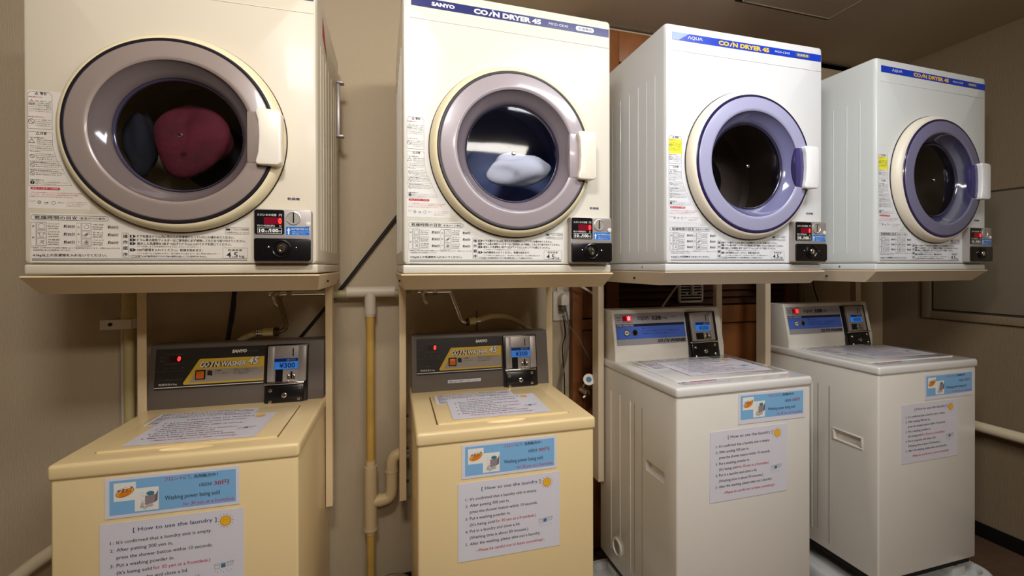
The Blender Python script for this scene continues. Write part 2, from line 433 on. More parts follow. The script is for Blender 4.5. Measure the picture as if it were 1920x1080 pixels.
def warning_print():
    P = Print(.0005)
    T = P.text
    # warning column
    P.loop([(.0099, .2955), (.050, .2955), (.050, .366), (.0455, .371), (.0145, .371), (.0099, .366)], .0005, inkg)
    T('警告', .030, .0406, .3648, .3703, ink, bold=.02)
    def tri(u, v, s, m=ink):
        P.loop([(u-s, v), (u+s, v), (u, v+1.7*s)], .0007, m)
    tri(.0243, .3648, .0033); T('!', .0239, .0247, .3655, .3685, ink)
    T('火災の原因になります。', .0111, .0338, .3588, .3615, inkr, bold=.02)
    tri(.0163, .3455, .0055); T('火', .0148, .0178, .3468, .3498, ink)
    small = ['油脂類、美容オイル、樹脂', 'などが付着した衣類は', '洗濯後でも絶対に乾燥機に', '入れないでください。酸化熱', 'による自然発火の原因とな', 'ります。必ずお守りください']
    for i, s in enumerate(small):
        u0 = .0215 if i < 2 else .0115
        T(s, u0, .048, .3520-.0041*i-.0012, .3520-.0041*i+.0012, ink)
    T('火の気に近づけない。', .011, .0374, .3185, .3212, inkr, bold=.02)
    P.ring(.0158, .3103, .0052, .0007, ink); P.add([(.0118, .3138), (.0124, .3144), (.0198, .3068), (.0192, .3062)], [(0, 1, 2, 3)], ink, 1)
    for i, s in enumerate(['ろうそく、蚊取線香、たばこ', 'などを近づけないでください', '引火の恐れがあります。', '小さなお子様に注意してくだ']):
        T(s, .0220, .0485, .3143-.004*i-.0011, .3143-.004*i+.0011, ink)
    # caution column
    P.loop([(.0101, .2000), (.0101, .290), (.050, .290), (.050, .265), (.0565, .235), (.068, .213), (.082, .1835), (.0101, .1800)][::-1], .0004, inkg)
    T('注意', .0296, .0402, .2845, .2900, ink, bold=.02); tri(.0257, .2845, .0032)
    T('・やけどの恐れあり。', .0113, .0373, .2765, .2790, ink, bold=.02)
    tri(.0160, .2665, .0055)
    for i, s in enumerate(['乾燥終了直後は内部が', '高温になっています', 'のでご注意ください', '手をふれないでください', 'けがの原因になります']):
        T(s, .0245 if i < 3 else .0132, .0508, .2735-.0042*i-.0012, .2735-.0042*i+.0012, ink)
    for v, w1, tt in ((.2500, .0304, '・中に入らない。'), (.2278, .0429, '・お子様だけで使わない。'), (.2118, .0486, '・無理な力を加えない。')):
        T(tt, .0113, w1, v-.0012, v+.0014, ink, bold=.02); P.rect(.0105, w1+.02, v+.0028, v+.0031, inkg, 1)
    for v, n, w1 in ((.2400, 4, .0565), (.2215, 3, .0643), (.2052, 3, .0690)):
        P.ring(.0168, v, .0040, .0006, ink); P.add([(.0138, v+.0026), (.0143, v+.0031), (.0198, v-.0026), (.0193, v-.0031)], [(0, 1, 2, 3)], ink, 1)
        for i in range(n):
            T(['ドラムの中にお子様が入', '閉じ込められる恐れがあり', '事故の原因になります', 'ご注意ください。'][i], .0222, w1-(.0 if i % 2 else .004), v+.0052-.0036*i-.001, v+.0052-.0036*i+.001, ink)
    T('・衣類を確認する。', .0111, .0359, .1908, .1934, ink, bold=.02)
    P.disc(.0168, .1868, .0036, ink); T('!', .0162, .0174, .1848, .1888, inkw, 2)
    for i in range(2): T('乾燥前にポケットの中の物を取り出してください', .0214, .076-.02*i, .1880-.0036*i-.001, .1880-.0036*i+.001, ink)
    # red filter pill
    P.rr(.0137, .0622, .1727, .1778, .0025, inkr, 1); T('排気フィルターの掃除', .0165, .0590, .1735, .1770, inkw, 2, bold=.01)
    for i in range(3): T(['・ドラム奥の排気フィルターはご使用のたびに必ず掃除', 'してください。糸くずがたまると乾燥時間が長くなり故障', 'の原因になりますので元どおり取り付けてください。'][i], .0118, .0999-.008*i, .1668-.0042*i-.0011, .1668-.0042*i+.0011, inkr)
    T('フィルター', .0110, .0230, .1495, .1512, ink); T('カバー', .0120, .0215, .1470, .1487, ink)
    P.ring(.0280, .1470, .0032, .0006, inkg); P.ring(.0280, .1470, .0018, .0005, inkg); P.ring(.0513, .1465, .0034, .0006, inkg)
    P.rect(.0355, .0410, .1462, .1472, ink); P.poly([(.0405, .1452), (.0432, .1467), (.0405, .1482)], ink, 1)
    T('はずす', .0355, .0425, .1430, .1446, ink); T('掃除する', .058, .068, .1462, .1482, ink)
    for i in range(3): T(['・フィルターを手前に引いて', 'はずし、糸くずを取り除いて', 'から取り付けてください。'][i], .0720, .1105-.006*i, .1487-.0040*i-.001, .1487-.0040*i+.001, inkr if i < 2 else ink)
    # drying guide
    P.loop([(x, z+(.0137-x)*.0) for x, z in rrect(.0137, .1441, .1110, .1215, .0050)], .0006, ink)
    T('乾燥時間の目安', .0200, .0905, .1128, .1198, ink, bold=.015); T('（室温20℃の場合）', .0935, .1400, .1136, .1186, ink)
    for x0, cells in ((.0136, ('混 紡', 'ワイシャツ', 'ブラウス', '作業服')), (.0884, ('も め ん', '下着(木綿)', 'タオル', 'パジャマ'))):
        P.frame(x0, x0+.0085, .058, .1066, .0004, inkg, .0015)
        P.frame(x0+.0092, x0+.0260, .058, .1066, .0003, inkg, .0015)
        lab = cells[0].split()
        for i, ch in enumerate(lab): T(ch, x0+.0022, x0+.0062, .1000-.0150*i*(3/len(lab))-.004, .1000-.0150*i*(3/len(lab)), ink)
        for i in range(3):
            zc = .0988-.0162*i
            P.frame(x0+.0098, x0+.0252, zc-.0074, zc+.0074, .0004, inkg, .002)
            k = i + (3 if x0 > .05 else 0)
            cx = x0+.0175
            shapes = [[(-.005, -.005), (-.005, .003), (-.002, .005), (.002, .005), (.005, .003), (.005, -.005)],
                      [(-.003, -.005), (-.003, .001), (-.006, 0), (-.005, .004), (.005, .004), (.006, 0), (.003, .001), (.003, -.005)],
                      [(-.005, -.004), (.001, .001), (-.004, .004), (.002, .002), (.005, .005), (.003, 0), (.005, -.005), (0, -.001)],
                      [(-.005, 0), (0, .005), (.005, .002), (.003, -.004), (-.003, -.004)],
                      [(-.006, -.002), (.003, .005), (.006, .002), (-.003, -.005)],
                      [(-.005, -.004), (-.003, .003), (.002, .005), (.005, .002), (.003, -.005)]][k]
            P.loop([(cx+a, zc+c) for a, c in shapes][::-1], .0005, ink)
            if k >= 4: P.poly([(cx+a*.5, zc+c*.5) for a, c in shapes], inkg, 1)
            T(cells[i+1], x0+.0278, x0+.0472, zc+.0030, zc+.0062, ink)
            T('約200g', x0+.0278, x0+.0455, zc-.0020, zc+.0014, ink); T('(約5枚)', x0+.0278, x0+.0455, zc-.0066, zc-.0032, ink)
            T(('約30分', '約30分', '約60分', '約60分', '約60分', '約60分')[k], x0+.0540, x0+.0728, zc-.0032, zc+.0036, ink, bold=.012)
    T('※衣類および脱水時の洗濯物の種類によって乾燥時間が変わります。衣類が1kgふえると約', .0140, .1635, .0528, .0560, ink)
    T('乾燥時間は約10分程度長くなります。', .0174, .0798, .0484, .0512, ink)
    T('4.5kg以上の洗濯物を入れないでください。', .0166, .1409, .0360, .0425, ink, bold=.012)
    P.rect(.0153, .4029, .0326, .0333, inkg, 1); P.rect(.0153, .4029, .0290, .0304, ink, 1)
    # operating steps
    P.frame(.1672, .1791, .0355, .0872, .0005, inkg, .001)
    for i, ch in enumerate('操作順序'): T(ch, .1690, .1773, .0765-.0128*i, .0842-.0128*i, ink, bold=.01)
    for i, (v, s, w1) in enumerate(((.0804, 'ドアを開きドラム内に他の人の洗濯物が入っていないか確かめてください。', .3773),
                                   (.0727, 'ドラム奥の排気フィルターはご使用前に必ず掃除して元どおり取り付けてください。', .3994),
                                   (.0650, '脱水した洗濯物を1枚ずつ広げてドラムに入れてドアを閉じてください。', .3710),
                                   (.0516, '100円硬貨を入れてください。乾燥を始めます。', .3155))):
        P.poly([(.1812, v-.0028), (.1885, v-.0028), (.1925, v), (.1885, v+.0028), (.1812, v+.0028)], ink, 1)
        T(str(i+1), .1845, .1868, v-.0019, v+.0019, inkw, 2, bold=.01)
        T(s, .1944, w1, v-.0028, v+.0030, ink, bold=.012)
    T('（ドアを閉じるとき洗濯物がはさまらないようにしてください。）', .1942, .3115, .0571, .0603, ink)
    T('（ドアを開けると乾燥は止まり、再び閉めると続きます。但し時間は進みます。）', .1942, .3481, .0425, .0457, ink)
    P.frame(.181, .2027, .0353, .0402, .0004, ink, .001); T('ご注意', .1840, .2000, .0360, .0394, ink)
    T('100円硬貨専用ですので他の硬貨は投入しても返却されません。', .2037, .3236, .0358, .0398, ink, bold=.01)
    P.frame(.3544, .4035, .0342, .0576, .0004, inkg, .001); T('乾燥容量', .3647, .3930, .0503, .0550, ink)
    T('4.5', .3616, .3840, .0360, .0478, ink, bold=.012); T('kg', .3866, .3972, .0352, .0415, ink)
    P.frame(.3597, .4069, .0880, .1030, .0005, ink, .001); P.rect(.3610, .3690, .0965, .1005, ink, 1)
    T('ドアのロック故障時', .3700, .4055, .0965, .1005, ink); T('は使用を中止してください', .3625, .4055, .0900, .0940, ink)
    T('乾燥機', .4857, .5116, .1690, .1752, inkn, bold=.012)
    return P

def dryer_stripe(P, aqua, full):
    z0, z1 = .6355, .6565
    T = P.text
    if aqua:
        P.rect(.0204, .5426, z0, z1, blue_b, 1)
        if full: P.poly([(.0204, z0), (.040, z0), (.075, z1), (.0204, z1)], blue_l, 2)
        T('ΛQUΛ', .070, .118, z0+.0055, z0+.0155, inkw, 3, bold=.01)
        m = goldtxt
    else:
        P.rect(.0204, .5426, z0, z1, blue_s, 1)
        T('SANYO', .0682, .1240, z0+.0055, z0+.0150, inkw, 3, bold=.05)
        m = inkw
    T('CO', .1710, .2070, z0+.0035, z0+.0165, m, 3, bold=.05)
    P.poly([(.2080, z0+.0035), (.2122, z0+.0035), (.2185, z0+.0140), (.2143, z0+.0140)], m, 3); P.disc(.2192, z0+.0178, .0019, m, 3)
    T('N DRYER 45', .2195, .3475, z0+.0035, z0+.0165, m, 3, bold=.05)
    T('MCD-CK45' if aqua else 'MCD-CK45', .3690, .4230, z0+.0075, z0+.0135, inkw, 3)
    if aqua: P.rr(.4450, .4980, z0+.0045, z0+.0165, .006, inkg, 3)
    else: P.rr(.4450, .4980, z0+.0045, z0+.0165, .006, inkw, 3)
    T('乾燥専用', .4520, .4910, z0+.0070, z0+.0142, inkw if aqua else inkn, 4)

def coin_box_dryer(t):
    bx = B(); K = 1/7560.
    x0, x1, z0, z1 = .421, .540, .0245, .145
    prism(bx, rrect(x0, x1, z0, z1, .006), 'y', -.020, 0, .0015, 2)
    cb = finish('coin_box', bx, steel, t)
    u = lambda a: x0+(a-45)*K
    v = lambda a: z1-(a-95)*K*1.03
    q = B(); prism(q, rrect(u(60), u(515), v(515), v(110), .004), 'y', -.0212, -.0195, .0004, 1); finish('display_panel', q, blackp, cb)
    q = B(); prism(q, rrect(u(55), u(935), v(950), v(580), .005), 'y', -.0245, -.019, .0012, 2); finish('lock_cover', q, blackp, cb)
    q = B(); cx, cz = u(477), v(752)
    lathe(q, [(.0205, -.024), (.0205, -.0262), (.0185, -.0272), (.0165, -.026), (.0155, -.0245), (.013, -.0242), (.0125, -.027), (.0095, -.0275), (.0092, -.0245)], cx, cz, 40)
    finish('lock_ring', q, blackp, cb)
    q = B(); lathe(q, [(.0085, -.0245), (.0085, -.0290), (.0075, -.0300), (.0045, -.0300), (.004, -.0285), (.0, -.0285)], cx, cz, 28)
    box(q, cx-.0008, cx+.0055, -.0302, -.029, cz-.0008, cz+.0008); finish('lock_cylinder', q, chrome, cb)
    for a, c2 in ((280, 730), (705, 735)):
        q = B(); lathe(q, [(.0022, -.024), (.0022, -.0252), (.0012, -.0258), (0, -.0258)], u(a), v(c2), 12)
        finish('screw', q, chrome, cb)
    q = B(); lathe(q, [(.0152, -.0198), (.0152, -.0218), (.0138, -.0222), (.0125, -.0205), (.0, -.0208)], u(662), v(240), 36)
    finish('coin_slot', q, mat('slot_silver', (206, 200, 190), .3, metal=.55), cb)
    q = B(); lathe(q, [(.0056, -.0198), (.0056, -.0215), (.0045, -.022), (0, -.022)], u(893), v(335), 20); finish('return_button', q, plugm, cb)
    P = Print(0)
    T = P.text
    P.rect(u(655), u(672), v(315), v(148), blackp, 13)
    P.rr(u(535), u(915), v(530), v(375), .002, bluelab, 1); P.frame(u(535), u(915), v(530), v(375), .0005, inkw, .002, 2)
    P.rect(u(570), u(595), v(512), v(440), inkw, 2); P.poly([(u(555), v(450)), (u(583), v(395)), (u(610), v(450))][::-1], inkw, 2)
    T('100円硬貨投入口', u(620), u(905), v(437), v(402), inkw, 2, bold=.02); T('硬貨を入れるまえにドアを', u(640), u(900), v(478), v(458), inkw, 2); T('確実に閉めてください。', u(640), u(870), v(512), v(492), inkw, 2)
    T('ただいまの金額', u(105), u(395), v(215), v(175), inkw, 6, bold=.02); T('円', u(435), u(480), v(218), v(178), inkw, 6)
    T('残り時間(約)', u(100), u(370), v(395), v(358), inkw, 6, bold=.02); T('分', u(437), u(475), v(398), v(360), inkw, 6)
    P.rect(u(205), u(485), v(350), v(235), ledbg, 6)
    T('0', u(425), u(478), v(342), v(243), ledon, 7, bold=.04)
    P.frame(u(108), u(480), v(500), v(408), .0006, inkw, 0, 6)
    T('10', u(130), u(215), v(482), v(425), inkw, 6, bold=.04); T('分', u(218), u(262), v(482), v(450), inkw, 6); T('/', u(265), u(298), v(482), v(425), inkw, 6, bold=.02)
    T('100', u(300), u(425), v(482), v(425), inkw, 6, bold=.04); T('円', u(430), u(472), v(482), v(450), inkw, 6)
    P.build('lettering', cb, y=-.0200)
    return cb

WPR = warning_print()
def dryer(i, label, loc, rz, bodym, aqua, full=True):
    t = thing('coin_dryer', label, 'clothes dryer', loc, rz, 'coin-operated dryers above the washers')
    make_body(bodym, t)
    q = B(); box(q, .0, DW, .001, DD, 0, .0205, .004, 3); finish('bottom_rail', q, bodym, t)
    q = B(); box(q, .018, .543, -.0012, .004, .6055, .6085, .001, 2); finish('crease', q, bodym, t)
    # side ribs
    for side, xx in ((0, 0), (1, DW)):
        for d in (.05, .092, .138, .19, .245, .30, .35):
            q = B(); s = -1 if side == 0 else 1
            tube(q, [(xx, d, .055), (xx+s*.0001, d, .06), (xx+s*.0001, d, .55 if d < .3 else .5), (xx, d, .555)], .0009, 8, smooth=False); finish('side_rib', q, bodym, t)
    for xx in (0, DW):
        q = B(); cyl(q, (xx-.0012, .115, .0115), (xx+.0012, .115, .0115), .003, 10); finish('screw', q, chrome, t)
    # door
    cx, cz = DC
    q = B(); lathe(q, [(.2085, 0), (.2110, -.002), (.2135, -.0030), (.2135, 0.0005)], cx, cz, 128); finish('door_seal', q, gasket, t)
    q = B(); lathe(q, [(.2115, -.001), (.2120, -.008), (.2095, -.016), (.2035, -.0235), (.1985, -.0265), (.1960, -.0268), (.1950, -.015)], cx, cz, 128)
    door = finish('door', q, ringwhite if aqua else ringcream, t)
    q = B(); lathe(q, [(.1965, -.020), (.1962, -.0275), (.1945, -.0292), (.1900, -.0296), (.1888, -.029), (.1885, -.02)], cx, cz, 128); finish('gasket', q, gasket if not aqua else mat('violet_gasket', (40, 34, 78), .25, coat=.5), door)
    q = B(); lathe(q, [(.1889, -.024), (.1889, -.0290), (.1878, -.0302), (.1865, -.0306), (.1600, -.0322), (.1560, -.0330), (.1530, -.0326), (.1495, -.030)], cx, cz, 128); finish('lens_rim', q, lens[i], door)
    q = B(); lathe(q, [(.1498, -.030), (.1480, -.0265), (.1430, -.0200), (.1415, -.0185), (.1330, -.008), (.1300, -.006), (.1265, .000), (.1225, .004), (.1215, .006)], cx, cz, 128); finish('lens_bowl', q, lensin[i], door)
    q = B(); lathe(q, [(.1235, -.0005), (.1220, .0030), (.1200, .0045), (.1190, .0085)], cx, cz, 96); finish('glass_rim', q, mat('glass_rim_violet', (58, 54, 74), .15, coat=1), door)
    q = B(); lathe(q, [(.1200, .0062), (.09, .0035), (.05, .0020), (0, .0015)], cx, cz, 96); finish('glass', q, glassm, door)
    q = B(); prism(q, [(.4315, .246), (.4335, .239), (.440, .2385), (.476, .239), (.483, .245), (.483, .355), (.476, .3612), (.440, .362), (.4335, .361), (.4315, .354), (.4365, .335), (.4385, .300), (.4365, .265)], 'y', -.046, -.016, .0035, 3)
    finish('handle', q, handw if aqua else handm, door)
    q = B(); box(q, .412, .450, -.034, -.010, .243, .357, .003); finish('handle_mount', q, purple if aqua else lens[i], door)
    # drum
    q = B(); lathe(q, [(.150, .02), (.205, .035), (.205, .21), (.19, .225), (.0, .220)], cx, cz, 64); drum = finish('drum', q, (brownlid, drumm, drumd, drumd)[i], t)
    q = B(); lathe(q, [(.085, .216), (.085, .207), (.075, .203), (.012, .197), (.0, .197)], cx, cz, 48); finish('filter_cover', q, drumm if i == 1 else blackm, drum)
    q = B(); lathe(q, [(.0050, .003), (.0050, -.0015), (.0035, -.003), (0, -.0032)], cx, cz, 20); finish('bolt', q, chrome, door)
    if i == 0:
        q = B(); lathe(q, [(.205, .2), (.207, .2)], cx, cz, 12)
    # printed matter
    o = bpy.data.objects.new('printed_labels', LAB.data); C.objects.link(o); o.parent = t
    P = Print(.0005)
    dryer_stripe(P, aqua, full)
    P.build('name_plate', t)
    for a in ((.0095, .112, .1345, .3735), (.0125, .4105, .0255, .1245)):
        P = Print(.0005); P.rect(*a, bodylab[i], -1); P.build('label_film', t)
    if aqua: P = Print(.0005); P.rect(.0100, .0515, .3225, .3630, ybl, -.4); P.build('yellow_label', t)
    coin_box_dryer(t)
    return t
bodylab = [mat('label_film_cream', (222, 214, 200), .4), mat('label_film_ivory', (230, 228, 220), .4), mat('label_film_white', (228, 230, 232), .4), mat('label_film_white')]
LAB = WPR.build('printed_labels', None)
C.objects.unlink(LAB)
ZB = EYE - .0169
DR = [((-.7006, 1.1227), -.0153), ((.0413, 1.0605), .0097), ((.7374, 1.0305), -.0187), ((1.5080, 1.0168), .0158)]
d1 = dryer(0, 'cream coin dryer at far left with red laundry behind its smoky round door', (*DR[0][0], ZB+.002), DR[0][1], cream1, False)
d2 = dryer(1, 'ivory coin dryer with a navy name stripe and white laundry inside its round door', (*DR[1][0], ZB), DR[1][1], cream2, False)
d3 = dryer(2, 'white coin dryer with bright blue stripe, gold letters and lavender door, third from the left', (*DR[2][0], ZB+.003), DR[2][1], white3, True)
d4 = dryer(3, 'rightmost white coin dryer, with blue stripe and see-through violet door, near the right-hand wall', (*DR[3][0], ZB+.003), DR[3][1], white4, True, False)

# red mark on the right side of the first dryer, and its side brackets
P = Print(.0008); P.poly([(.085, .650), (.085, .600), (.160, .570)][::-1], inkr, 0); P.build('side_sticker', d1, 'right', DW)
q = B(); box(q, DW, DW+.010, .37, .385, .43, .60, .002); box(q, DW, DW+.022, .365, .39, .595, .603, .002); box(q, DW, DW+.022, .365, .39, .425, .433, .002); finish('side_bracket', q, steel, d1)

# laundry
def blob(name, label, loc, sc, m, seed, amp=.35, parts=()):
    q = B(); bmesh.ops.create_icosphere(q, subdivisions=4, radius=1)
    rnd = random.Random(seed); D = [(Vector((rnd.uniform(-1, 1), rnd.uniform(-1, 1), rnd.uniform(-1, 1))).normalized(), rnd.uniform(2, 6), rnd.uniform(0, 6)) for _ in range(9)]
    for v in q.verts:
        n = v.co.normalized(); k = 1+amp*sum(math.sin(d.dot(n)*f+p) for d, f, p in D)/5
        v.co = Vector((n.x*sc[0]*k, n.y*sc[1]*k, n.z*sc[2]*k))
    o = finish(name, q, m, ang=80); o.location = loc
    return tag(o, label, 'laundry')
def dloc(k, x, y, z):
    (ox, oy), a = DR[k]; return (ox+x*math.cos(a)-y*math.sin(a), oy+x*math.sin(a)+y*math.cos(a), ZB+z)
blob('laundry', 'dark red laundry bundle inside the leftmost dryer', dloc(0, .272, .085, .318), (.070, .036, .076), redcloth, 3)
blob('laundry', 'dark clothing beside the red bundle in the leftmost dryer', dloc(0, .162, .090, .300), (.026, .036, .085), darkcloth, 8)
blob('laundry', 'white folded towel lying inside the second dryer', dloc(1, .318, .090, .285), (.088, .032, .042), whitecloth, 5, .28)

# ------------------------------------------------------------------ stands carrying the dryers
def stand(k, label, legs, m, zbot):
    (ox, oy), a = DR[k]; zt = ZB - (.0 if k < 2 else -.003)
    t = thing('dryer_stand', label, 'stand', (ox, oy, zt), a, 'metal stands under the dryers')
    q = B()
    # shelf tray: sloped front and side skirts
    def ringv(y0, y1, x0, x1, z): return [q.verts.new(p) for p in ((x0, y0, z), (x1, y0, z), (x1, y1, z), (x0, y1, z))]
    A = ringv(-.002, DD, -.003, DW+.003, -.001); A2 = ringv(-.004, DD, -.004, DW+.004, -.004)
    Bt = ringv(.036, DD-.02, .006, DW-.006, -.0400); Bi = ringv(.040, DD-.024, .010, DW-.010, -.0400); Ai = ringv(.004, DD-.006, .004, DW-.004, -.008)
    loops = [A, A2, Bt, Bi, Ai]
    for l0, l1 in zip(loops, loops[1:]):
        for i in range(4): q.faces.new((l0[i], l0[(i+1) % 4], l1[(i+1) % 4], l1[i]))
    q.faces.new(A[::-1]); q.faces.new(Ai)
    finish('tray', q, m, t, smooth=False)
    for xx in (0, DW):
        s = -1 if xx == 0 else 1
        q = B(); cyl(q, (xx+s*-.002, .16, -.022), (xx+s*.003, .16, -.022), .003, 10)
        finish('screw', q, blackm, t)
    inv = Matrix.Translation((ox, oy, zt)) @ Matrix.Rotation(a, 4, 'Z'); inv = inv.inverted()
    for x0, x1, y0, side in legs:
        q = B(); w = .0012
        # L-section: front flange and one long side flange
        box(q, x0, x1, y0, y0+.002, zbot, zt-.009, .0006, 1)
        if side < 0: box(q, x1-.002, x1, y0+.002, y0+.046, zbot, zt-.009, .0006, 1)
        else: box(q, x0, x0+.002, y0+.002, y0+.046, zbot, zt-.009, .0006, 1)
        box(q, x0+.002, x1-.002, y0+.002, y0+.046, zt-.0105, zt-.009)
        bmesh.ops.transform(q, matrix=inv, verts=q.verts)
        finish('leg', q, m, t)
        for zz in (zbot+.05, zbot+.16, zbot+.27):
            q = B(); xx = x1 if side > 0 else x0
            cyl(q, (xx-.002, y0+.028, zz), (xx+.009, y0+.028, zz), .005, 8) if side > 0 else cyl(q, (xx-.009, y0+.028, zz), (xx+.002, y0+.028, zz), .005, 8)
            bmesh.ops.transform(q, matrix=inv, verts=q.verts)
            finish('bolt', q, blackm, t)
    return t
stand(0, 'cream metal stand holding up the far left dryer', [(-.671, -.649, 1.48, 1), (-.179, -.159, 1.48, -1)], standm, .391)
stand(1, 'cream metal stand holding up the dryer with white laundry, second from left', [(.0455, .067, 1.48, 1), (.559, .583, 1.48, -1)], standm, .375)
stand(2, 'pale metal stand under the dryer with the lavender door, third from left', [(.728, .750, 1.405, 1), (1.234, 1.260, 1.405, -1)], standw, .378)
stand(3, 'pale metal stand under the rightmost dryer', [(1.472, 1.498, 1.405, 1), (2.040, 2.070, 1.46, -1)], standw, .378)

# ------------------------------------------------------------------ washers
WW, WD, WZ = .4697, .44, .112
def frontface(q, h, m, parent, aqua): pass
def boolean(o, cutter):
    md = o.modifiers.new('b', 'BOOLEAN'); md.operation = 'DIFFERENCE'; md.object = cutter; md.solver = 'EXACT'
    bpy.context.view_layer.update()
    me = bpy.data.meshes.new_from_object(o.evaluated_get(bpy.context.evaluated_depsgraph_get()))
    o.modifiers.clear(); o.data = me
    bpy.data.objects.remove(cutter)
    me.polygons.foreach_set('use_smooth', [True]*len(me.polygons)); me.set_sharp_from_angle(angle=math.radians(32))

def sanyo_console(t):
    # leaning box with flat front
    b0, b1, top, back = .352, .376, .807, .43
    q = B(); prism(q, [(b0, .622), (b0+.002, .655), (b1, top-.004), (b1+.004, top), (back, top), (back+.004, top-.004), (back+.004, .622)], 'x', .001, .468, .002, 2)
    con = finish('control_console', q, dgrey, t)
    ang = math.atan2(b1-b0-.002, top-.655)
    piv = (0, b0+.002, .655)
    def Y(z): return 0
    rot = (-ang, 0, 0)
    L = .655
    def part(n, q, m): 
        o = finish(n, q, m, con); o.location = piv; o.rotation_euler = rot; return o
    z = lambda a: a - L
    # dark overlay with gold field
    q = B(); prism(q, rrect(.017, .302, z(.681), z(.796), .002), 'y', -.0025, .002, .0006, 1); part('overlay_panel', q, panel_d)
    P = Print(.0030); T = P.text
    P.poly([(.091, z(.692)), (.300, z(.692)), (.300, z(.764)), (.131, z(.764)), (.127, z(.762)), (.089, z(.697))], gold, 0)
    P.poly([(.103, z(.697)), (.299, z(.697)), (.299, z(.733)), (.124, z(.733))], greyo, 1)
    P.rect(.018, .300, z(.6855), z(.6875), inkw, 1); P.rect(.018, .110, z(.7320), z(.7326), inkg, 1)
    T('CO', .131, .153, z(.739), z(.755), inkw, 3, bold=.03, shear=.25)
    P.poly([(.154, z(.739)), (.157, z(.739)), (.168, z(.756)), (.165, z(.756))], inkw, 3)
    T('N WASHER', .166, .250, z(.739), z(.754), inkw, 3, bold=.03, shear=.25); T('45', .256, .286, z(.741), z(.764), inkw, 3, bold=.03, shear=.25)
    T('CO N WASHER', .132, .251, z(.738), z(.7545), ink, 2, bold=.07, shear=.25); T('45', .255, .287, z(.740), z(.7645), ink, 2, bold=.07, shear=.25)
    T('SANYO', .212, .252, z(.777), z(.787), inkw, 2, bold=.06, shear=.15); T('ASW-MC45', .257, .282, z(.779), z(.783), inkg, 2)
    P.poly([(.150, z(.716)), (.163, z(.714)), (.163, z(.727)), (.157, z(.730)), (.150, z(.729))], ink, 2)
    T('洗濯槽', .169, .186, z(.725), z(.730), ink, 2); T('シャワーボタン', .169, .204, z(.717), z(.722), ink, 2)
    for i in range(3): T(['洗濯物を入れたあと硬貨を入れてください', 'ボタンを押しますと10秒間シャワー', 'が出て洗濯槽を洗います。'][i], .218, .284-.012*i, z(.7265-.0058*i), z(.7305-.0058*i), ink, 2)
    P.rect(.052, .082, z(.759), z(.7755), mat('led_off', (52, 16, 16), .3), 1); T('0', .0715, .0800, z(.7600), z(.7745), ledon, 2, bold=.05, shear=.1)
    T('ただいまの金額 円', .042, .090, z(.7785), z(.7825), inkg, 2); T('残り時間(約) 分', .042, .088, z(.7510), z(.7550), inkg, 2)
    T('洗 濯', .028, .040, z(.7700), z(.7740), inkg, 2); T('運転中', .028, .040, z(.7610), z(.7645), inkg, 2)
    T('洗い', .040, .048, z(.7385), z(.7435), inkg, 2); T('すすぎ', .058, .072, z(.7385), z(.7435), inkg, 2); T('脱水', .082, .093, z(.7385), z(.7435), inkg, 2)
    T('ソフト給水＆ランプ', .028, .084, z(.7050), z(.7110), inkg, 2, bold=.01); T('洗濯容量4.5kg', .028, .074, z(.6915), z(.6985), inkw, 2, bold=.01)
    o = P.build('lettering', con); o.location = piv; o.rotation_euler = rot
    q = B(); prism(q, rrect(.1195, .1455, z(.7045), z(.7315), .002), 'y', -.006, 0, .0008, 1); part('button_frame', q, blackp)
    q = B(); box(q, .1225, .1425, -.0085, -.004, z(.7075), z(.7285), .0012); part('shower_button', q, orange)
    coin_mech(con, piv, rot, z, .305, .424, .609, .797)
    return con

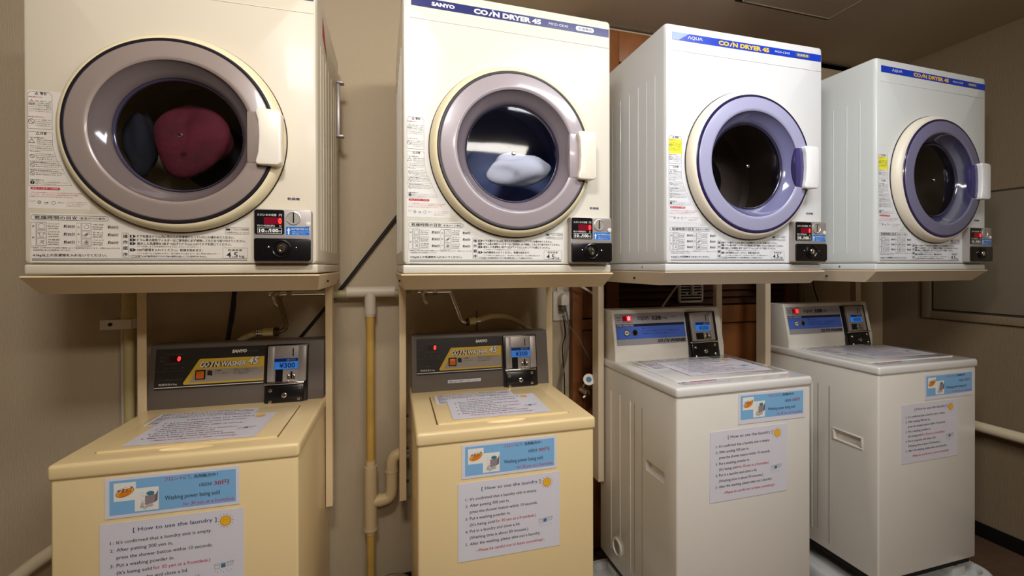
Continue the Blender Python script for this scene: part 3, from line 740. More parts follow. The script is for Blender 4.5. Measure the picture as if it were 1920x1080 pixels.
def coin_mech(con, piv, rot, z, x0, x1, zb, zt, cyan=False):
    K = (zt-zb)/915.
    Kx = (x1-x0)/690.
    u = lambda a: x0+(a-75)*Kx
    v = lambda a: z(zt)-(a-90)*K
    def part(n, q, m, par=None):
        o = finish(n, q, m, par or con)
        if par is None: o.location = piv; o.rotation_euler = rot
        return o
    q = B(); prism(q, rrect(x0, x1, z(zb)+.012, z(zt), .004), 'y', -.010, .004, .0012, 2); cm = part('coin_mechanism', q, blackp)
    pl, pr = (138, 680) if cyan else (115, 742)
    q = B(); prism(q, rrect(u(pl), u(pr), v(640), v(112), .003), 'y', -.0125, -.009, .0008, 2)
    box(q, u(pl+3), u(225), -.0165, -.012, v(630), v(120), .0015); box(q, u(615 if not cyan else 585), u(pr-3), -.0165, -.012, v(630), v(120), .0015)
    part('coin_plate', q, steel, cm)
    q = B(); box(q, u(85), u(715), -.022, -.012, v(672), v(645), .001); part('coin_ledge', q, chrome, cm)
    q = B(); box(q, u(105), u(710), -.016, -.009, v(985), v(685), .003); part('lock_cover', q, blackp, cm)
    q = B(); lathe(q, [(.0072, -.0155), (.0072, -.0195), (.006, -.0202), (.0035, -.0202), (.003, -.019), (0, -.019)], u(403), v(828), 28); box(q, u(403)-.0006, u(403)+.004, -.0206, -.019, v(828)-.0006, v(828)+.0006); part('lock_cylinder', q, chrome, cm)
    for a, c2 in ((178, 752), (640, 722), (178, 912), (635, 885)):
        q = B(); lathe(q, [(.0047, -.0155), (.0047, -.0175), (.0030, -.0190), (0, -.0192)], u(a), v(c2), 16); part('screw', q, chrome, cm)
    q = B(); box(q, u(228), u(612 if not cyan else 582), -.0178, -.012, v(455), v(295), .0012); part('price_display', q, lcd, cm)
    P = Print(.0180); T = P.text
    P.rect(u(232), u(608 if not cyan else 578), v(345), v(298), lcdd, 0); P.rect(u(470), u(575), v(335), v(305), inkg, 1)
    T('投入金額', u(425), u(465), v(335), v(310), inkw, 1)
    T('¥300', u(310), u(560 if not cyan else 530), v(438), v(362), lcdd if not cyan else mat('lcd_text', (20, 70, 130), .4), 1, bold=.015)
    P.build('lettering', cm)
    P = Print(.0128)
    P.rect(u(512), u(530), v(272), v(155), blackp, 0); P.build('slot_opening', cm); P = Print(.0128)
    if cyan: P.rect(u(235), u(420), v(610), v(490), blackp, 0)
    else: P.rect(u(243), u(362), v(636), v(458), blackp, 0)
    P.build('chute_opening', cm); P = Print(.0128)
    P.rect(u(487), u(516), v(602), v(495), blackp, 3)
    P.build('lever_opening', cm)
    for a in (455, 545):
        q = B(); box(q, u(a)-.004, u(a)+.004, -.0175, -.012, v(632), v(535), .0025); part('return_lever', q, chrome, cm)

def washer(k, label, x, y, rz, aqua):
    t = thing('coin_washer', label, 'washing machine', (x, y, WZ), rz, 'coin-operated washers below the dryers')
    m = washw if aqua else yellow1
    h = .675 if aqua else .592
    top = .704 if aqua else .626
    q = B(); box(q, 0, WW, 0, WD, 0, h+.002, .006, 3); body = finish('cabinet', q, m, t)
    q = B()
    if aqua:
        prism(q, [(0, .057), (.0, .143)][:0] or [(.055, .4505), (.147, .4505), (.147, .4185), (.055, .4185)], 'x', -.02, .018, 0)
        cut = finish('cut', q, blackm); cut.parent = t; bpy.context.view_layer.update()
        cut.parent = None; cut.matrix_world = t.matrix_basis.copy()
        body.parent = None; body.matrix_world = t.matrix_basis.copy()
        boolean(body, cut)
        body.parent = t; body.matrix_world = t.matrix_basis.copy(); body.matrix_local = Matrix.Identity(4)
        # raised rim round the grip
        q = B()
        if k == 3:
          for a0, a1, c0, c1 in ((.049, .153, .4505, .4555), (.049, .153, .4135, .4185), (.049, .055, .4185, .4505), (.147, .153, .4185, .4505)):
            box(q, -.0025, .001, a0, a1, c0, c1, .001)
        if k == 3: finish('grip_rim', q, m, t)
        for yy, z0 in ((.165, .03), (.208, .06)):
            q = B(); box(q, -.0012, .001, yy-.0012, yy+.0012, z0, .60, .0005, 1); finish('side_crease', q, mat('crease_shadow', (150, 144, 124), .6), t)
        for yy in (.235, .30, .36):
            q = B(); box(q, -.0015, .001, yy-.004, yy+.004, .05, .60, .0012, 2); finish('side_rib', q, m, t)
        q = B(); tt = B(); lathe(tt, [(.030, 0), (.030, -.004), (.024, -.005), (.022, .0005)], 0, 0, 32)
        bmesh.ops.transform(tt, matrix=Matrix.Translation((-.0003, .315, .080)) @ Matrix.Rotation(-PI/2, 4, 'Z'), verts=tt.verts); merge(q, tt)
        finish('drain_port', q, m, t)
        tt = B(); lathe(tt, [(.0225, -.0005), (0, -.0005)], 0, 0, 32); bmesh.ops.transform(tt, matrix=Matrix.Translation((-.0003, .315, .080)) @ Matrix.Rotation(-PI/2, 4, 'Z'), verts=tt.verts); finish('drain_cap', tt, mat('port_grey', (150, 144, 130), .6), t)
    # top cover
    q = B(); box(q, -.004, WW+.004, -.005, WD, h, top, .0085, 4); cov = finish('top_cover', q, topw if aqua else m, t, ang=50)
    if not aqua:
        q = B(); bmesh.ops.create_uvsphere(q, u_segments=40, v_segments=20, radius=1)
        for v in q.verts: v.co = Vector((v.co.x*.056+.234, v.co.y*.013+.031, v.co.z*.011+top+.001))
        cut = finish('cut', q, m); cut.matrix_world = t.matrix_basis.copy()
        cov.parent = None; cov.matrix_world = t.matrix_basis.copy(); boolean(cov, cut); cov.parent = t; cov.matrix_local = Matrix.Identity(4)
        # lid
        q = B(); prism(q, rrect(.0535, .414, .044, .292, .004), 'z', top-.001, top+.0035, .0015, 2); lid = finish('lid', q, m, t)
        P = Print(.0002)
        dk = mat('lid_gap', (110, 84, 44), .7)
        for a in ((.0505, .0535, .046, .292), (.414, .4165, .046, .292)): P.rect(*a, dk, 0)
        P.rect(.0535, .414, .292, .294, dk, 0)
        P.build('lid_gap', t, 'top', top)
        for xx, yy in ((.045, .27), (.012, .065), (.46, .08)):
            pass
        sanyo_console(t)
    else:
        q = B(); prism(q, rrect(.035, .445, .050, .318, .006), 'z', top-.001, top+.0025, .0012, 2); lid = finish('lid', q, topw, t)
        P = Print(.0004); P.rect(.033, .194, .018, .045, paper, 0); P.frame(.033, .194, .018, .045, .0006, inkg, 0, 1)
        P.rect(.075, .165, .038, .0445, inkr, 1); P.text('お願い', .036, .070, .038, .044, ink, 1, bold=.02)
        P.text('運転中はふたを開けないでください。', .037, .185, .030, .035, inkg, 1); P.text('洗濯物を取り出してください。', .037, .150, .022, .027, inkg, 1)
        P.build('warning_strip', t, 'top', top)
        # console
        q = B(); x1 = .458
        prism(q, [(.335, top-.002), (.3355, .738), (.362, .872), (.366, .879), (.432, .879), (.438, .874), (.438, top-.002)], 'x', .004, x1, .003, 3)
        con = finish('control_console', q, washw, t)
        ang = math.atan2(.362-.3355, .872-.738); piv = (0, .3355, .738); rot = (-ang, 0, 0)
        L = .738; z = lambda a: a-L
        q = B(); prism(q, rrect(.014, .296, z(.758), z(.868), .002), 'y', -.0015, .002, .0005, 1); o = finish('overlay_panel', q, silverp, con); o.location = piv; o.rotation_euler = rot
        P = Print(.0020); T = P.text
        P.rect(.015, .295, z(.779), z(.822), bluepan, 0); P.rect(.015, .295, z(.822), z(.831), mat('overlay_navy', (26, 28, 52), .4), 0)
        T('COIN OPERATED', .018, .085, z(.8235), z(.8290), inkw, 1)
        P.rect(.043, .077, z(.842), z(.860), ledbg, 1); T('0', .063, .0735, z(.8435), z(.8585), ledon if k == 3 else mat('led_pale', (255, 200, 200), .3, emit=(255, 120, 120), es=2), 2, bold=.05)
        if True: P.rect(.060, .0765, z(.8425), z(.8595), mat('led_glow', (230, 30, 40), .3, emit=(255, 30, 40), es=1.2), 1.4)
        T('ただいまの金額 円', .036, .084, z(.8615), z(.8655), ink, 1); T('残り時間 分', .040, .082, z(.8360), z(.8400), ink, 1)
        T('洗 濯', .022, .036, z(.852), z(.857), ink, 1); T('運転中', .022, .036, z(.843), z(.847), ink, 1)
        T('ΛQUΛ', .102, .150, z(.842), z(.857), ink, 1, bold=.01); T('洗濯機', .160, .199, z(.842), z(.857), ink, 1, bold=.02); T('4.5kg', .202, .225, z(.843), z(.853), ink, 1)
        T('MCW-C45', .240, .262, z(.850), z(.854), inkg, 1)
        T('洗濯槽シャワーボタン', .115, .160, z(.812), z(.817), inkn, 1); T('ボタンを押すと10秒間シャワーが出て洗濯槽を洗います。', .115, .270, z(.802), z(.807), inkn, 1); T('洗濯物を入れる前にご使用ください。', .117, .255, z(.793), z(.798), inkn, 1)
        T('スタート', .018, .034, z(.813), z(.817), inkn, 1)
        T('CO', .176, .198, z(.7625), z(.7740), ink, 1, bold=.05, shear=.2); P.poly([(.199, z(.7625)), (.2025, z(.7625)), (.211, z(.776)), (.2075, z(.776))], ink, 1); T('N WASHER', .210, .292, z(.7625), z(.7740), ink, 1, bold=.05, shear=.2)
        o = P.build('lettering', con); o.location = piv; o.rotation_euler = rot
        for xx, mm in ((.054, cordgreen), (.087, blackp)):
            q = B(); lathe(q, [(.0115, -.0015), (.0115, -.0035), (.0085, -.004), (.0085, -.0015)], xx, z(.8005), 28); o = finish('button_ring', q, chrome, con); o.location = piv; o.rotation_euler = rot
            q = B(); lathe(q, [(.0082, -.0015), (.0080, -.0045), (0, -.005)], xx, z(.8005), 24); o = finish('button', q, plugm if xx < .06 else mm, con); o.location = piv; o.rotation_euler = rot
            P = Print(.0052); P.poly([(xx-.005, z(.7985)), (xx+.005, z(.7985)), (xx+.004, z(.8035)), (xx-.004, z(.8035))], mm, 0); o = P.build('button_mark', con); o.location = piv; o.rotation_euler = rot
        coin_mech(con, piv, rot, z, .301, .426, .687, .867, True)
    # adjustable feet
    for fx in (.05, WW-.05):
        for fy in (.05, WD-.05):
            q = B(); cyl(q, (fx, fy, -.040), (fx, fy, .004), .016, 18); cyl(q, (fx, fy, -.0405), (fx, fy, -.028), .022, 18); finish('foot', q, blackm, t)
    q = B(); box(q, .012, WW-.012, .012, WD-.012, -.022, .002); finish('base_frame', q, blackm, t, smooth=False)
    return t
WA = [((-.6636, 1.1298), -.0342), ((.0758, 1.0885), -.0188), ((.7571, 1.0093), -.0002), ((1.5415, 1.0312), -.0071)]
w1 = washer(0, 'yellowed cream coin washer with grey console, at far left under the cream dryer', *WA[0][0], WA[0][1], False)
w2 = washer(1, 'yellowed cream coin washer with grey console, second from left beside the T-shaped pipe', *WA[1][0], WA[1][1], False)
w3 = washer(2, 'white coin washer with silver and blue console, standing third from left', *WA[2][0], WA[2][1], True)
w4 = washer(3, 'rightmost white coin washer with silver and blue console, near the handrail wall', *WA[3][0], WA[3][1], True)

# trays under the washers
def pan(k, label):
    (x, y), a = WA[k]
    t = thing('washer_pan', label, 'tray', (x, y, .0), a, 'plastic drip pans under the washers')
    q = B(); e = .062
    loops = []
    for d, zz, r in ((0.012, .0, .03), (0.0, .012, .04), (.0, .050, .045), (.006, .058, .045), (.020, .058, .04), (.026, .050, .035), (.030, .0715-.032, .03)):
        loops.append([q.verts.new((px, py, zz)) for px, py in rrect(-e+d, WW+e-d, -.035+d, WD+.02-d, r)])
    for l0, l1 in zip(loops, loops[1:]):
        n = len(l0)
        for i in range(n): q.faces.new((l0[i], l0[(i+1) % n], l1[(i+1) % n], l1[i]))
    q.faces.new(loops[0][::-1]); q.faces.new(loops[-1])
    finish('basin', q, panm, t, ang=40)
    for fx in (.05, WW-.05):
        for fy in (.05, WD-.05):
            q = B(); box(q, fx-.032, fx+.032, fy-.032, fy+.032, .038, .0715, .004); finish('foot_pad', q, panm, t)
    return t
pan(0, 'plastic drip pan under the far left washer'); pan(1, 'plastic drip pan under the second washer, beside the drain pipe')
pan(2, 'plastic drip pan under the third washer from the left'); pan(3, 'plastic drip pan under the rightmost washer')

# ------------------------------------------------------------------ notices stuck on the washers
def howto(w, h, tone=1):
    P = Print(.0006); T = P.text
    X = lambda a: a*w
    Z = lambda a: -a*h
    ch = .042*h
    T('[ How to use the laundry ]', X(.22), X(.80), Z(.130), Z(.075), inkn, 1, bold=.004)
    def ln(v, u0, u1, s, m=ink, n=None):
        T(s, X(u0), X(u1), Z(v)-ch*.62, Z(v)+ch*.55, m, 1, bold=.006)
        if n: T(n, X(.068), X(.092), Z(v)-ch*.4, Z(v)+ch*.45, m, 1)
    ln(.216, .11, .765, "It's confirmed that a laundry sink is empty.", n='1:')
    ln(.298, .11, .49, "After putting 300 yen in,", n='2:')
    ln(.380, .11, .77, "press the shower button within 10 seconds.")
    ln(.464, .11, .50, "Put a washing powder in.", n='3:')
    ln(.545, .11, .345, "(It's being sold"); ln(.545, .355, .755, "for 30 yen at a frontdesk.)", inkr)
    ln(.627, .11, .595, "Put in a laundry and close a lid.", n='4:')
    ln(.710, .11, .675, "(Washing time is about 30 minutes.)")
    ln(.790, .11, .80, "After the washing, please take out a laundry.", n='5:')
    ln(.885, .17, .845, "~Please be careful not to leave something!~", inkr)
    cx, cy = X(.866), Z(.125); r = .0098*h/.193
    P.disc(cx, cy, r*1.12, sunr, 1, 24); P.disc(cx, cy, r, sunm, 2, 24)
    P.disc(cx-.3*r, cy+.2*r, .1*r, sunr, 3, 8); P.disc(cx+.3*r, cy+.2*r, .1*r, sunr, 3, 8)
    for i in range(14):
        a = 2*PI*i/14; d = Vector((math.cos(a), math.sin(a))); n = Vector((-d.y, d.x)); c = Vector((cx, cy))
        P.poly([tuple(c+d*r*1.35-n*r*.10), tuple(c+d*r*1.7), tuple(c+d*r*1.35+n*r*.10)], sunr, 1)
    # washing line clip art
    bx, by = X(.78), Z(.66); k = w/.271
    P.add([(bx, by+.010*k), (bx+.040*k, by+.014*k), (bx+.040*k, by+.0145*k), (bx, by+.0105*k)], [(0, 1, 2, 3)], inkg, 1)
    P.loop([(bx+.002*k, by), (bx+.011*k, by), (bx+.012*k, by+.009*k), (bx+.001*k, by+.008*k)], .0005, ink)
    P.poly([(bx+.014*k, by+.001*k), (bx+.023*k, by+.002*k), (bx+.023*k, by+.011*k), (bx+.014*k, by+.010*k)], inkteal, 1)
    P.loop([(bx+.026*k, by+.003*k), (bx+.030*k, by+.003*k), (bx+.030*k, by+.012*k), (bx+.026*k, by+.011*k)], .0005, ink)
    P.loop([(bx+.033*k, by+.004*k), (bx+.037*k, by+.004*k), (bx+.039*k, by+.013*k), (bx+.033*k, by+.012*k)], .0005, ink)
    for i in range(7): P.rect(bx+(.002+.0055*i)*k, bx+(.0027+.0055*i)*k, by-.006*k-(i % 2)*.004*k, by-.003*k-(i % 2)*.004*k, inkg, 1)
    return P
def powder(w, h):
    P = Print(.0006); T = P.text; X = lambda a: a*w; Z = lambda a: -a*h
    P.rect(X(.032), X(.972), Z(.92), Z(.075), sky, 0)
    P.rect(X(.062), X(.22), Z(.59), Z(.14), inkw, 1); P.rect(X(.212), X(.385), Z(.88), Z(.31), inkw, 1.3)
    cx, cy = X(.142), Z(.37)
    def ell(rx, ry, m, l, dx=0, dy=0, rot=.38):
        P.poly([(cx+dx+rx*math.cos(a)*math.cos(rot)-ry*math.sin(a)*math.sin(rot), cy+dy+rx*math.cos(a)*math.sin(rot)+ry*math.sin(a)*math.cos(rot)) for a in [2*PI*i/28 for i in range(28)]], m, l)
    ell(.0178, .0095, sunr, 2); ell(.0160, .0078, inkw, 3, .0004, .0012); ell(.0160, .0072, sunm, 4, .0006, -.0006); ell(.0125, .0052, mat('logo_orange', (236, 130, 30), .5), 5, .0006, -.0024)
    V, Fc, bb = glyphs('アタック', .02, .25)
    sx = .0290/(bb[1]-bb[0]); sy = .0105/(bb[3]-bb[2])
    P.add([(cx-.0140+(x-bb[0])*sx, cy-.0045+(y-bb[2])*sy+(x-bb[0])*sx*.22) for x, y in V], Fc, inkn, 6)
    # washing machine with flowers clip art
    bx, by = X(.235), Z(.84)
    g = inkg
    P.poly([(bx+.013, by+.008), (bx+.030, by+.012), (bx+.033, by+.030), (bx+.013, by+.028)], mat('clip_grey', (150, 136, 138), .6), 2)
    P.poly([(bx+.030, by+.012), (bx+.036, by+.016), (bx+.037, by+.038), (bx+.033, by+.030)], mat('clip_dark', (112, 98, 100), .6), 2)
    P.disc(bx+.023, by+.033, .0075, mat('clip_teal', (60, 130, 140), .6), 3, 16, .0045)
    for i, (a, c2, m) in enumerate(((.007, .006, cordgreen), (.013, .003, sunm), (.019, .006, inkp), (.009, .012, sunm), (.025, .007, cordgreen))):
        P.ring(bx+a, by+c2, .0032, .0007, g, 3, 10); P.disc(bx+a, by+c2, .0011, m, 3, 8)
    for i in range(9): P.disc(bx+.004+.001*i, by+.026+.009*math.sin(i*1.3), .0006, ink if i % 2 else inkp, 3, 6)
    T('フロント', X(.425), X(.565), Z(.205), Z(.115), inkp, 1, bold=.01); T('にて、', X(.57), X(.635), Z(.205), Z(.115), ink, 1); T('洗剤販売中！', X(.645), X(.83), Z(.205), Z(.115), ink, 1, bold=.015)
    T('1回分', X(.69), X(.785), Z(.435), Z(.345), ink, 1, bold=.01); T('30円', X(.80), X(.915), Z(.445), Z(.325), inkr, 1, bold=.01)
    T('Washing power being sold', X(.43), X(.845), Z(.715), Z(.575), ink, 1, bold=.006)
    T('for 30 yen at a frontdesk.', X(.565), X(.965), Z(.900), Z(.785), inkp, 1, bold=.006)
    return P
HW = howto(.271, .197); HM = None; PW = powder(.253, .0865)
def sheet(name, label, cat, k, x, z, w, h, P, surf='front', ytop=0, tilt=0, group=None):
    (ox, oy), a = WA[k]
    t = thing(name, label, cat, (ox, oy, WZ), a, group)
    q = B()
    if surf == 'front': box(q, 0, w, -.0006, 0, -h, 0)
    else: box(q, 0, w, -h, 0, 0, .0005)
    s = finish('sheet', q, paper, t, smooth=False)
    e = P.build('printing', t, 'front' if surf == 'front' else 'top', -.0001 if surf == 'front' else .0001)
    loc = (x, -.0007, z) if surf == 'front' else (x, z, ytop)
    for o in (s, e):
        o.location = loc
        o.rotation_euler = (0, tilt, 0) if surf == 'front' else (0, 0, tilt)
    return t
Hh = [(.086, .491, 0), (.099, .490, .003), (.107, .573, .006), (.102, .571, 0)]
Pp = [(.0955, .5868, .001), (.1085, .5865, .002), (.203, .6710, .008), (.210, .6640, -.006)]
who = ['far left washer', 'second washer from the left', 'third washer from the left', 'rightmost washer']
for k in range(4):
    sheet('instruction_sheet', 'white English instruction sheet with sun drawing, on front of ' + who[k], 'notice', k, Hh[k][0], Hh[k][1], .271, .197, HW, tilt=Hh[k][2], group='laundry instruction sheets')
    sheet('powder_notice', 'blue washing powder price notice stuck on the front of the ' + who[k], 'notice', k, Pp[k][0], Pp[k][1], .253 if k < 2 else .243, .0865, PW if k < 2 else powder(.243, .0805), tilt=Pp[k][2], group='blue washing powder notices')
# lid sheets
def dense(w, h):
    P = Print(.0007); n = 9
    src = ['洗濯物を入れて硬貨を投入してください。運転が始まります。', '洗剤は水が入ってから入れてください。ふたを必ず閉める。', 'ポケットの中の物は必ず取り出してください。火気厳禁。', '運転中はふたを開けないでください。けがの原因になります。']
    for i in range(n):
        v = -h*(i+.7)/(n+.3)
        P.text(src[i % 4], w*.03, w*(.97 if i % 3 else .8), v-h*.032, v+h*.032, inkr if i % 4 == 2 else ink, 1, bold=.01)
    return P
for k in range(2):
    sheet('operation_sticker', 'dense printed operating sticker at lid rear of ' + who[k], 'sticker', k, .066, .288, .243, .085, dense(.243, .085), 'top', .6298, group='operating stickers on lids')
    sheet('lid_sheet', 'white instruction sheet with sun drawing, on lid of ' + who[k], 'notice', k, .098, .238, .272, .178, howto(.272, .178), 'top', .6308, -.03 if k == 0 else -.02, group='instruction sheets on lids')
for k in (2, 3):
    sheet('operation_sticker', 'dense printed operating sticker at lid rear of ' + who[k], 'sticker', k, .055, .310, .300, .12, dense(.300, .12), 'top', .7068, group='operating stickers on lids')
    sheet('lid_sheet', 'white instruction sheet with sun drawing, on lid of ' + who[k], 'notice', k, .118, .272, .300, .185, howto(.300, .185), 'top', .7078, -.02, group='instruction sheets on lids')
# small paper strip on the second washer's console
o = None
P = Print(.0006); P.rect(.116, .226, .650, .660, paper, 0); P.text('硬貨は必ず1枚ずつ入れてください', .119, .222, .652, .658, ink, 1, bold=.02)
P.build('console_strip', w2, y=.3515)

# ------------------------------------------------------------------ pipes, taps and cords at the back wall
YP = 1.55
t = thing('drain_pipe', 'yellowed vertical drain pipe with pale T-shaped top between the two cream washers', 'pipe', (-.047, YP, 0))
q = B(); cyl(q, (-.074, 0, 1.061), (.080, 0, 1.061), .0185, 28); cyl(q, (0, 0, .985), (0, 0, 1.061), .0185, 28); cyl(q, (0, 0, .978), (0, 0, .99), .0165, 28); finish('tee_fitting', q, pvc, t)
q = B(); cyl(q, (-.125, 0, 1.055), (-.070, 0, 1.055), .013, 20); finish('side_pipe', q, mat('pvc_side', (170, 158, 120), .5), t)
q = B(); cyl(q, (.078, 0, 1.055), (.135, 0, 1.055), .0125, 20); finish('side_pipe', q, mat('pvc_side', (170, 158, 120), .5), t)
q = B(); cyl(q, (0, 0, .03), (0, 0, .98), .0135, 24); finish('pole', q, pvcy, t)
q = B(); cyl(q, (0, 0, .262), (0, 0, .472), .0205, 28); cyl(q, (0, 0, .468), (0, 0, .492), .0165, 24, .0150); cyl(q, (0, 0, .245), (0, 0, .262), .016, 24); cyl(q, (0, 0, .258), (0, 0, .264), .0225, 28); finish('joint', q, pvcb, t)
q = B(); tube(q, [(.010, 0, .352), (.045, 0, .354), (.062, 0, .362), (.068, 0, .385), (.069, 0, .44), (.071, 0, .480), (.085, 0, .500), (.125, 0, .503)], .0195, 24); finish('elbow', q, pvcb, t)
q = B(); cyl(q, (.0685, 0, .445), (.0685, 0, .451), .0212, 28); finish('collar', q, pvcb, t)
q = B(); cyl(q, (.027, 0, .353), (.035, 0, .353), .0215, 28); finish('collar', q, pvcb, t)
q = B(); tube(q, [(.0, -.03, .04), (.02, -.03, .085), (.06, -.03, .108), (.11, -.03, .098), (.145, -.03, .06)], .0065, 12); finish('loop_hose', q, mat('hose_olive', (120, 108, 70), .5), t)
t = thing('wall_pipe', 'beige vertical pipe with a white clamp on the wall left of the first washer console', 'pipe', (-.722, YP, 0))
q = B(); cyl(q, (0, 0, 1.00), (0, 0, 1.45), .0165, 24); cyl(q, (0, 0, .04), (0, 0, 1.0), .0125, 24); cyl(q, (0, 0, .985), (0, 0, 1.02), .0185, 24); finish('pipe', q, mat('pipe_olive', (190, 172, 118), .5), t)
q = B(); cyl(q, (-.022, .02, .2), (-.022, .02, .97), .008, 14); finish('thin_pipe', q, pvc, t)
q = B(); box(q, -.052, .016, -.022, -.019, .966, .994, .001); box(q, -.060, -.052, -.022, .048, .966, .994, .001); cyl(q, (0, 0, .966), (0, 0, .994), .0195, 24); finish('clamp', q, plugm, t)
q = B(); cyl(q, (-.035, -.024, .981), (-.035, -.018, .981), .005, 12); finish('screw', q, blackm, t)
q = B(); tube(q, [(-.72, 1.53, .46), (-.912, 1.53, .340), (-1.02, 1.53, .262), (-1.3, 1.53, .10)], .0185, 22, smooth=True)
tag(finish('sloping_pipe', q, mat('rail_cream')), 'pale pipe sloping down to the left of the far left washer', 'pipe')

q = B(); tube(q, [(.09, 1.585, 1.385), (.043, 1.585, 1.323), (-.133, 1.585, 1.083), (-.198, 1.585, .999), (-.273, 1.585, .905), (-.31, 1.585, .86)], .0055, 10, smooth=False)
tag(finish('black_cable', q, cordb), 'straight black cord running diagonally across the wall between the first two dryers', 'cord')
q = B(); tube(q, [(-.450, 1.56, 1.12), (-.452, 1.56, 1.07), (-.462, 1.56, .98), (-.474, 1.56, .89), (-.48, 1.56, .8)], .0065, 10)
tag(finish('drop_cable', q, cordb), 'thick black cable hanging behind the console of the far left washer', 'cord')
q = B(); tube(q, [(-.452, 1.545, 1.12), (-.446, 1.545, 1.05), (-.452, 1.545, .98), (-.469, 1.545, .91), (-.475, 1.545, .8)], .003, 8)
tag(finish('thin_cable', q, cordb), 'thin black wire beside the thick cable above the far left washer console', 'cord')

def tap(label, base, mirror, hose_pts, elbow_pts, conn, name='water_tap'):
    t = thing(name, label, 'tap', (0, 0, 0))
    q = B(); x0, x1, y, z = base
    cyl(q, (x0, y, z), (x1, y, z), .0085, 18); cyl(q, (x0+.02, y, z), (x0+.032, y, z), .013, 6); cyl(q, (x0+.05, y, z), (x0+.065, y, z), .0125, 6)
    cyl(q, (x0+.012, y, z), (x0+.012, 1.60, z), .009, 16); finish('valve_body', q, chrome, t)
    q = B()
    hx = x0+.035
    cyl(q, (hx-.02, y, z+.001), (hx-.02, y-.03, z-.006), .006, 12)
    tube(q, [(hx-.02, y-.025, z-.005), (hx-.014, y-.03, z-.028), (hx-.006, y-.03, z-.040)], .0045, 10); finish('handle', q, chrome, t)
    q = B(); tube(q, elbow_pts, .0068, 14); finish('spout', q, chrome if mirror else mat('aged_chrome', (130, 112, 92), .25, metal=.9), t)
    (ca, cb) = conn
    q = B(); ca = Vector(ca); cb = Vector(cb); d = cb-ca
    cyl(q, ca, ca+d*.28, .0125, 6); finish('nut', q, mat('aged_brass', (96, 80, 60), .35, metal=.8), t)
    q = B(); cyl(q, ca+d*.28, ca+d*.8, .0125, 12); cyl(q, ca+d*.8, cb, .009, 16); finish('connector', q, mat('connector_cream', (206, 190, 132), .5), t)
    q = B()
    for i in range(3): cyl(q, cb+d*(-.10+.10*i), cb+d*(-.04+.10*i), .0105, 16)
    finish('clip', q, chrome, t)
    q = B(); tube(q, hose_pts, .0095, 16); finish('hose', q, hosem, t)
tap('chrome water tap feeding a hose above the far left washer', (-.345, -.185, 1.52, 1.062), False,
    [(-.383, 1.52, .942), (-.433, 1.545, .916), (-.47, 1.582, .875), (-.485, 1.585, .80)],
    [(-.295, 1.52, 1.063), (-.312, 1.52, 1.058), (-.316, 1.52, 1.040), (-.305, 1.52, .995), (-.298, 1.52, .962), (-.306, 1.52, .948), (-.320, 1.52, .944)], ((-.318, 1.52, .943), (-.372, 1.52, .943)))
tap('chrome water tap feeding a beige hose above the second washer', (.106, .215, 1.50, 1.062), True,
    [(.316, 1.50, .957), (.370, 1.51, .970), (.442, 1.535, .955), (.530, 1.55, .900), (.565, 1.55, .84)],
    [(.195, 1.50, 1.068), (.214, 1.50, 1.064), (.226, 1.50, 1.035), (.240, 1.50, .998), (.252, 1.50, .965), (.262, 1.50, .954), (.275, 1.50, .952)], ((.270, 1.50, .952), (.312, 1.50, .958)))

t = thing('valve_knob', 'white tap knob with blue cap beside the stand of the third dryer', 'tap', (.722, 1.47, .727))
q = B(); cyl(q, (-.008, -.018, .006), (.014, .03, -.012), .0205, 24, .015); finish('knob', q, plugm, t)
q = B(); cyl(q, (-.009, -.0195, .0065), (-.0078, -.0172, .0057), .010, 18); finish('blue_cap', q, inkteal, t)
q = B(); cyl(q, (.012, .028, -.011), (.012, .074, -.05), .008, 14); cyl(q, (.005, .02, -.055), (.005, .08, -.055), .012, 8); cyl(q, (-.008, .03, -.075), (.012, .03, -.060), .006, 10); finish('valve_body', q, chrome, t)

t = thing('wall_outlet', 'white wall socket with plugs beside the louvred door', 'outlet', (.6655, BY, .99))
q = B(); prism(q, rrect(-.0345, .0345, -.057, .057, .003), 'y', -.008, 0, .0015, 2); finish('cover_plate', q, plugm, t)
q = B(); prism(q, rrect(-.019, .010, .052, .085, .002), 'y', -.010, 0, .0015, 2); finish('upper_socket', q, plugm, t)
q = B(); prism(q, [(-.016, .005), (.016, .005), (.018, .03), (.010, .05), (-.006, .05), (-.016, .035)], 'y', -.045, -.008, .003, 2); tag(o2 := finish('white_plug', q, plugm), 'chunky white plug in the wall socket beside the louvred door', 'plug'); o2.location = (.6655, BY, .99)
t = thing('grey_plug', 'dark grey plug and long grey cord under the white plug in the wall socket', 'plug', (.6655, BY, .99))
q = B(); box(q, -.013, .010, -.038, -.008, -.020, .002, .004); finish('plug_body', q, mat('plug_dark', (86, 76, 72), .5), t)
q = B(); tube(q, [(.010, -.03, -.015), (.0175, -.03, -.05), (.0205, -.03, -.11), (.0145, -.03, -.18), (-.0015, -.03, -.25), (-.0175, -.03, -.33), (-.0255, -.03, -.49)], .0036, 10); finish('cord', q, cordg, t)
q = B(); tube(q, [(.662, 1.57, .955), (.668, 1.57, .92), (.671, 1.57, .88), (.660, 1.57, .83), (.664, 1.57, .76), (.668, 1.57, .70), (.668, 1.57, .5)], .0024, 8)
tag(finish('black_wire', q, cordb), 'thin black wire hanging from the wall socket', 'cord')
q = B(); tube(q, [(.664, 1.57, .945), (.680, 1.55, .915), (.705, 1.53, .88), (.722, 1.51, .835), (.74, 1.50, .80)], .0018, 8)
tag(finish('green_wire', q, cordgreen), 'thin green wire curving right from the wall socket', 'cord')
t = thing('wall_vent', 'small white grille with a hook on the louvres above the third washer', 'vent', (1.2365, BY-.036, 1.032))
q = B(); 
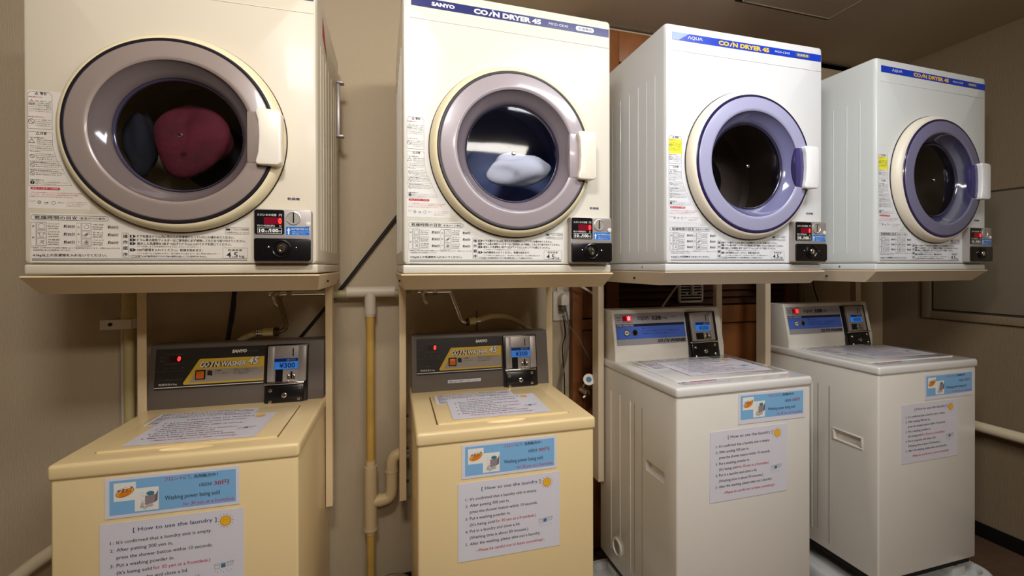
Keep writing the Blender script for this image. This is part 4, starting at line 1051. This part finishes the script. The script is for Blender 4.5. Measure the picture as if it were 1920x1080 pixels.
for a in ((-.060, -.052, -.040, .045), (.052, .060, -.040, .045), (-.060, .060, -.040, -.031), (-.060, .060, .037, .045)): box(q, a[0], a[1], -.012, 0, a[2], a[3], .0015)
finish('grille_frame', q, plugm, t)
q = B(); box(q, -.052, .052, -.002, -.0005, -.031, .037); finish('grille_back', q, blackm, t, smooth=False)
for zz in (-.020, -.008, .004, .016, .028):
    q = B(); box(q, -.052, .052, -.010, -.004, zz-.0022, zz+.0022, .001); finish('slat', q, plugm, t)
q = B(); tube(q, [(0, -.014, .04), (0, -.018, .01), (0, -.016, -.004), (0, -.010, .004)], .006, 12); cyl(q, (-.022, -.013, .001), (-.022, -.009, .001), .006, 12); cyl(q, (.022, -.013, .001), (.022, -.009, .001), .006, 12); finish('hook', q, pvc, t)
q = B(); tube(q, [(1.150, 1.50, 1.09), (1.123, 1.50, 1.062), (1.053, 1.50, .978), (1.02, 1.50, .93)], .004, 10)
tag(finish('pale_hose', q, pvc), 'thin pale hose slanting down behind the console of the third washer', 'hose')
q = B(); tube(q, [(.66, 1.50, 1.095), (.714, 1.50, 1.066), (.747, 1.50, 1.048), (.79, 1.50, 1.02)], .0045, 10)
tag(finish('white_cable', q, plugm), 'short white cable beneath the second dryer, right of the wall socket', 'cord')
q = B(); cyl(q, (1.79, 1.52, .60), (1.79, 1.52, 1.09), .014, 20)
tag(finish('riser_pipe', q, mat('riser_brown', (120, 106, 82), .5)), 'brownish vertical pipe behind the console of the rightmost washer', 'pipe')
q = B(); tube(q, [(1.905, 1.56, 1.10), (1.920, 1.56, 1.03), (1.938, 1.56, .985), (1.925, 1.56, .94), (1.92, 1.56, .88)], .0025, 8)
tag(finish('loose_wire', q, cordb), 'thin dark wire hanging on the wall behind the rightmost washer', 'cord')
q = B(); tube(q, [(1.80, 1.54, .975), (1.86, 1.54, .965), (1.905, 1.54, .94), (1.93, 1.54, .91)], .006, 10)
tag(finish('dark_hose', q, cordb), 'dark hose curving down beside the brownish pipe behind the rightmost washer', 'hose')
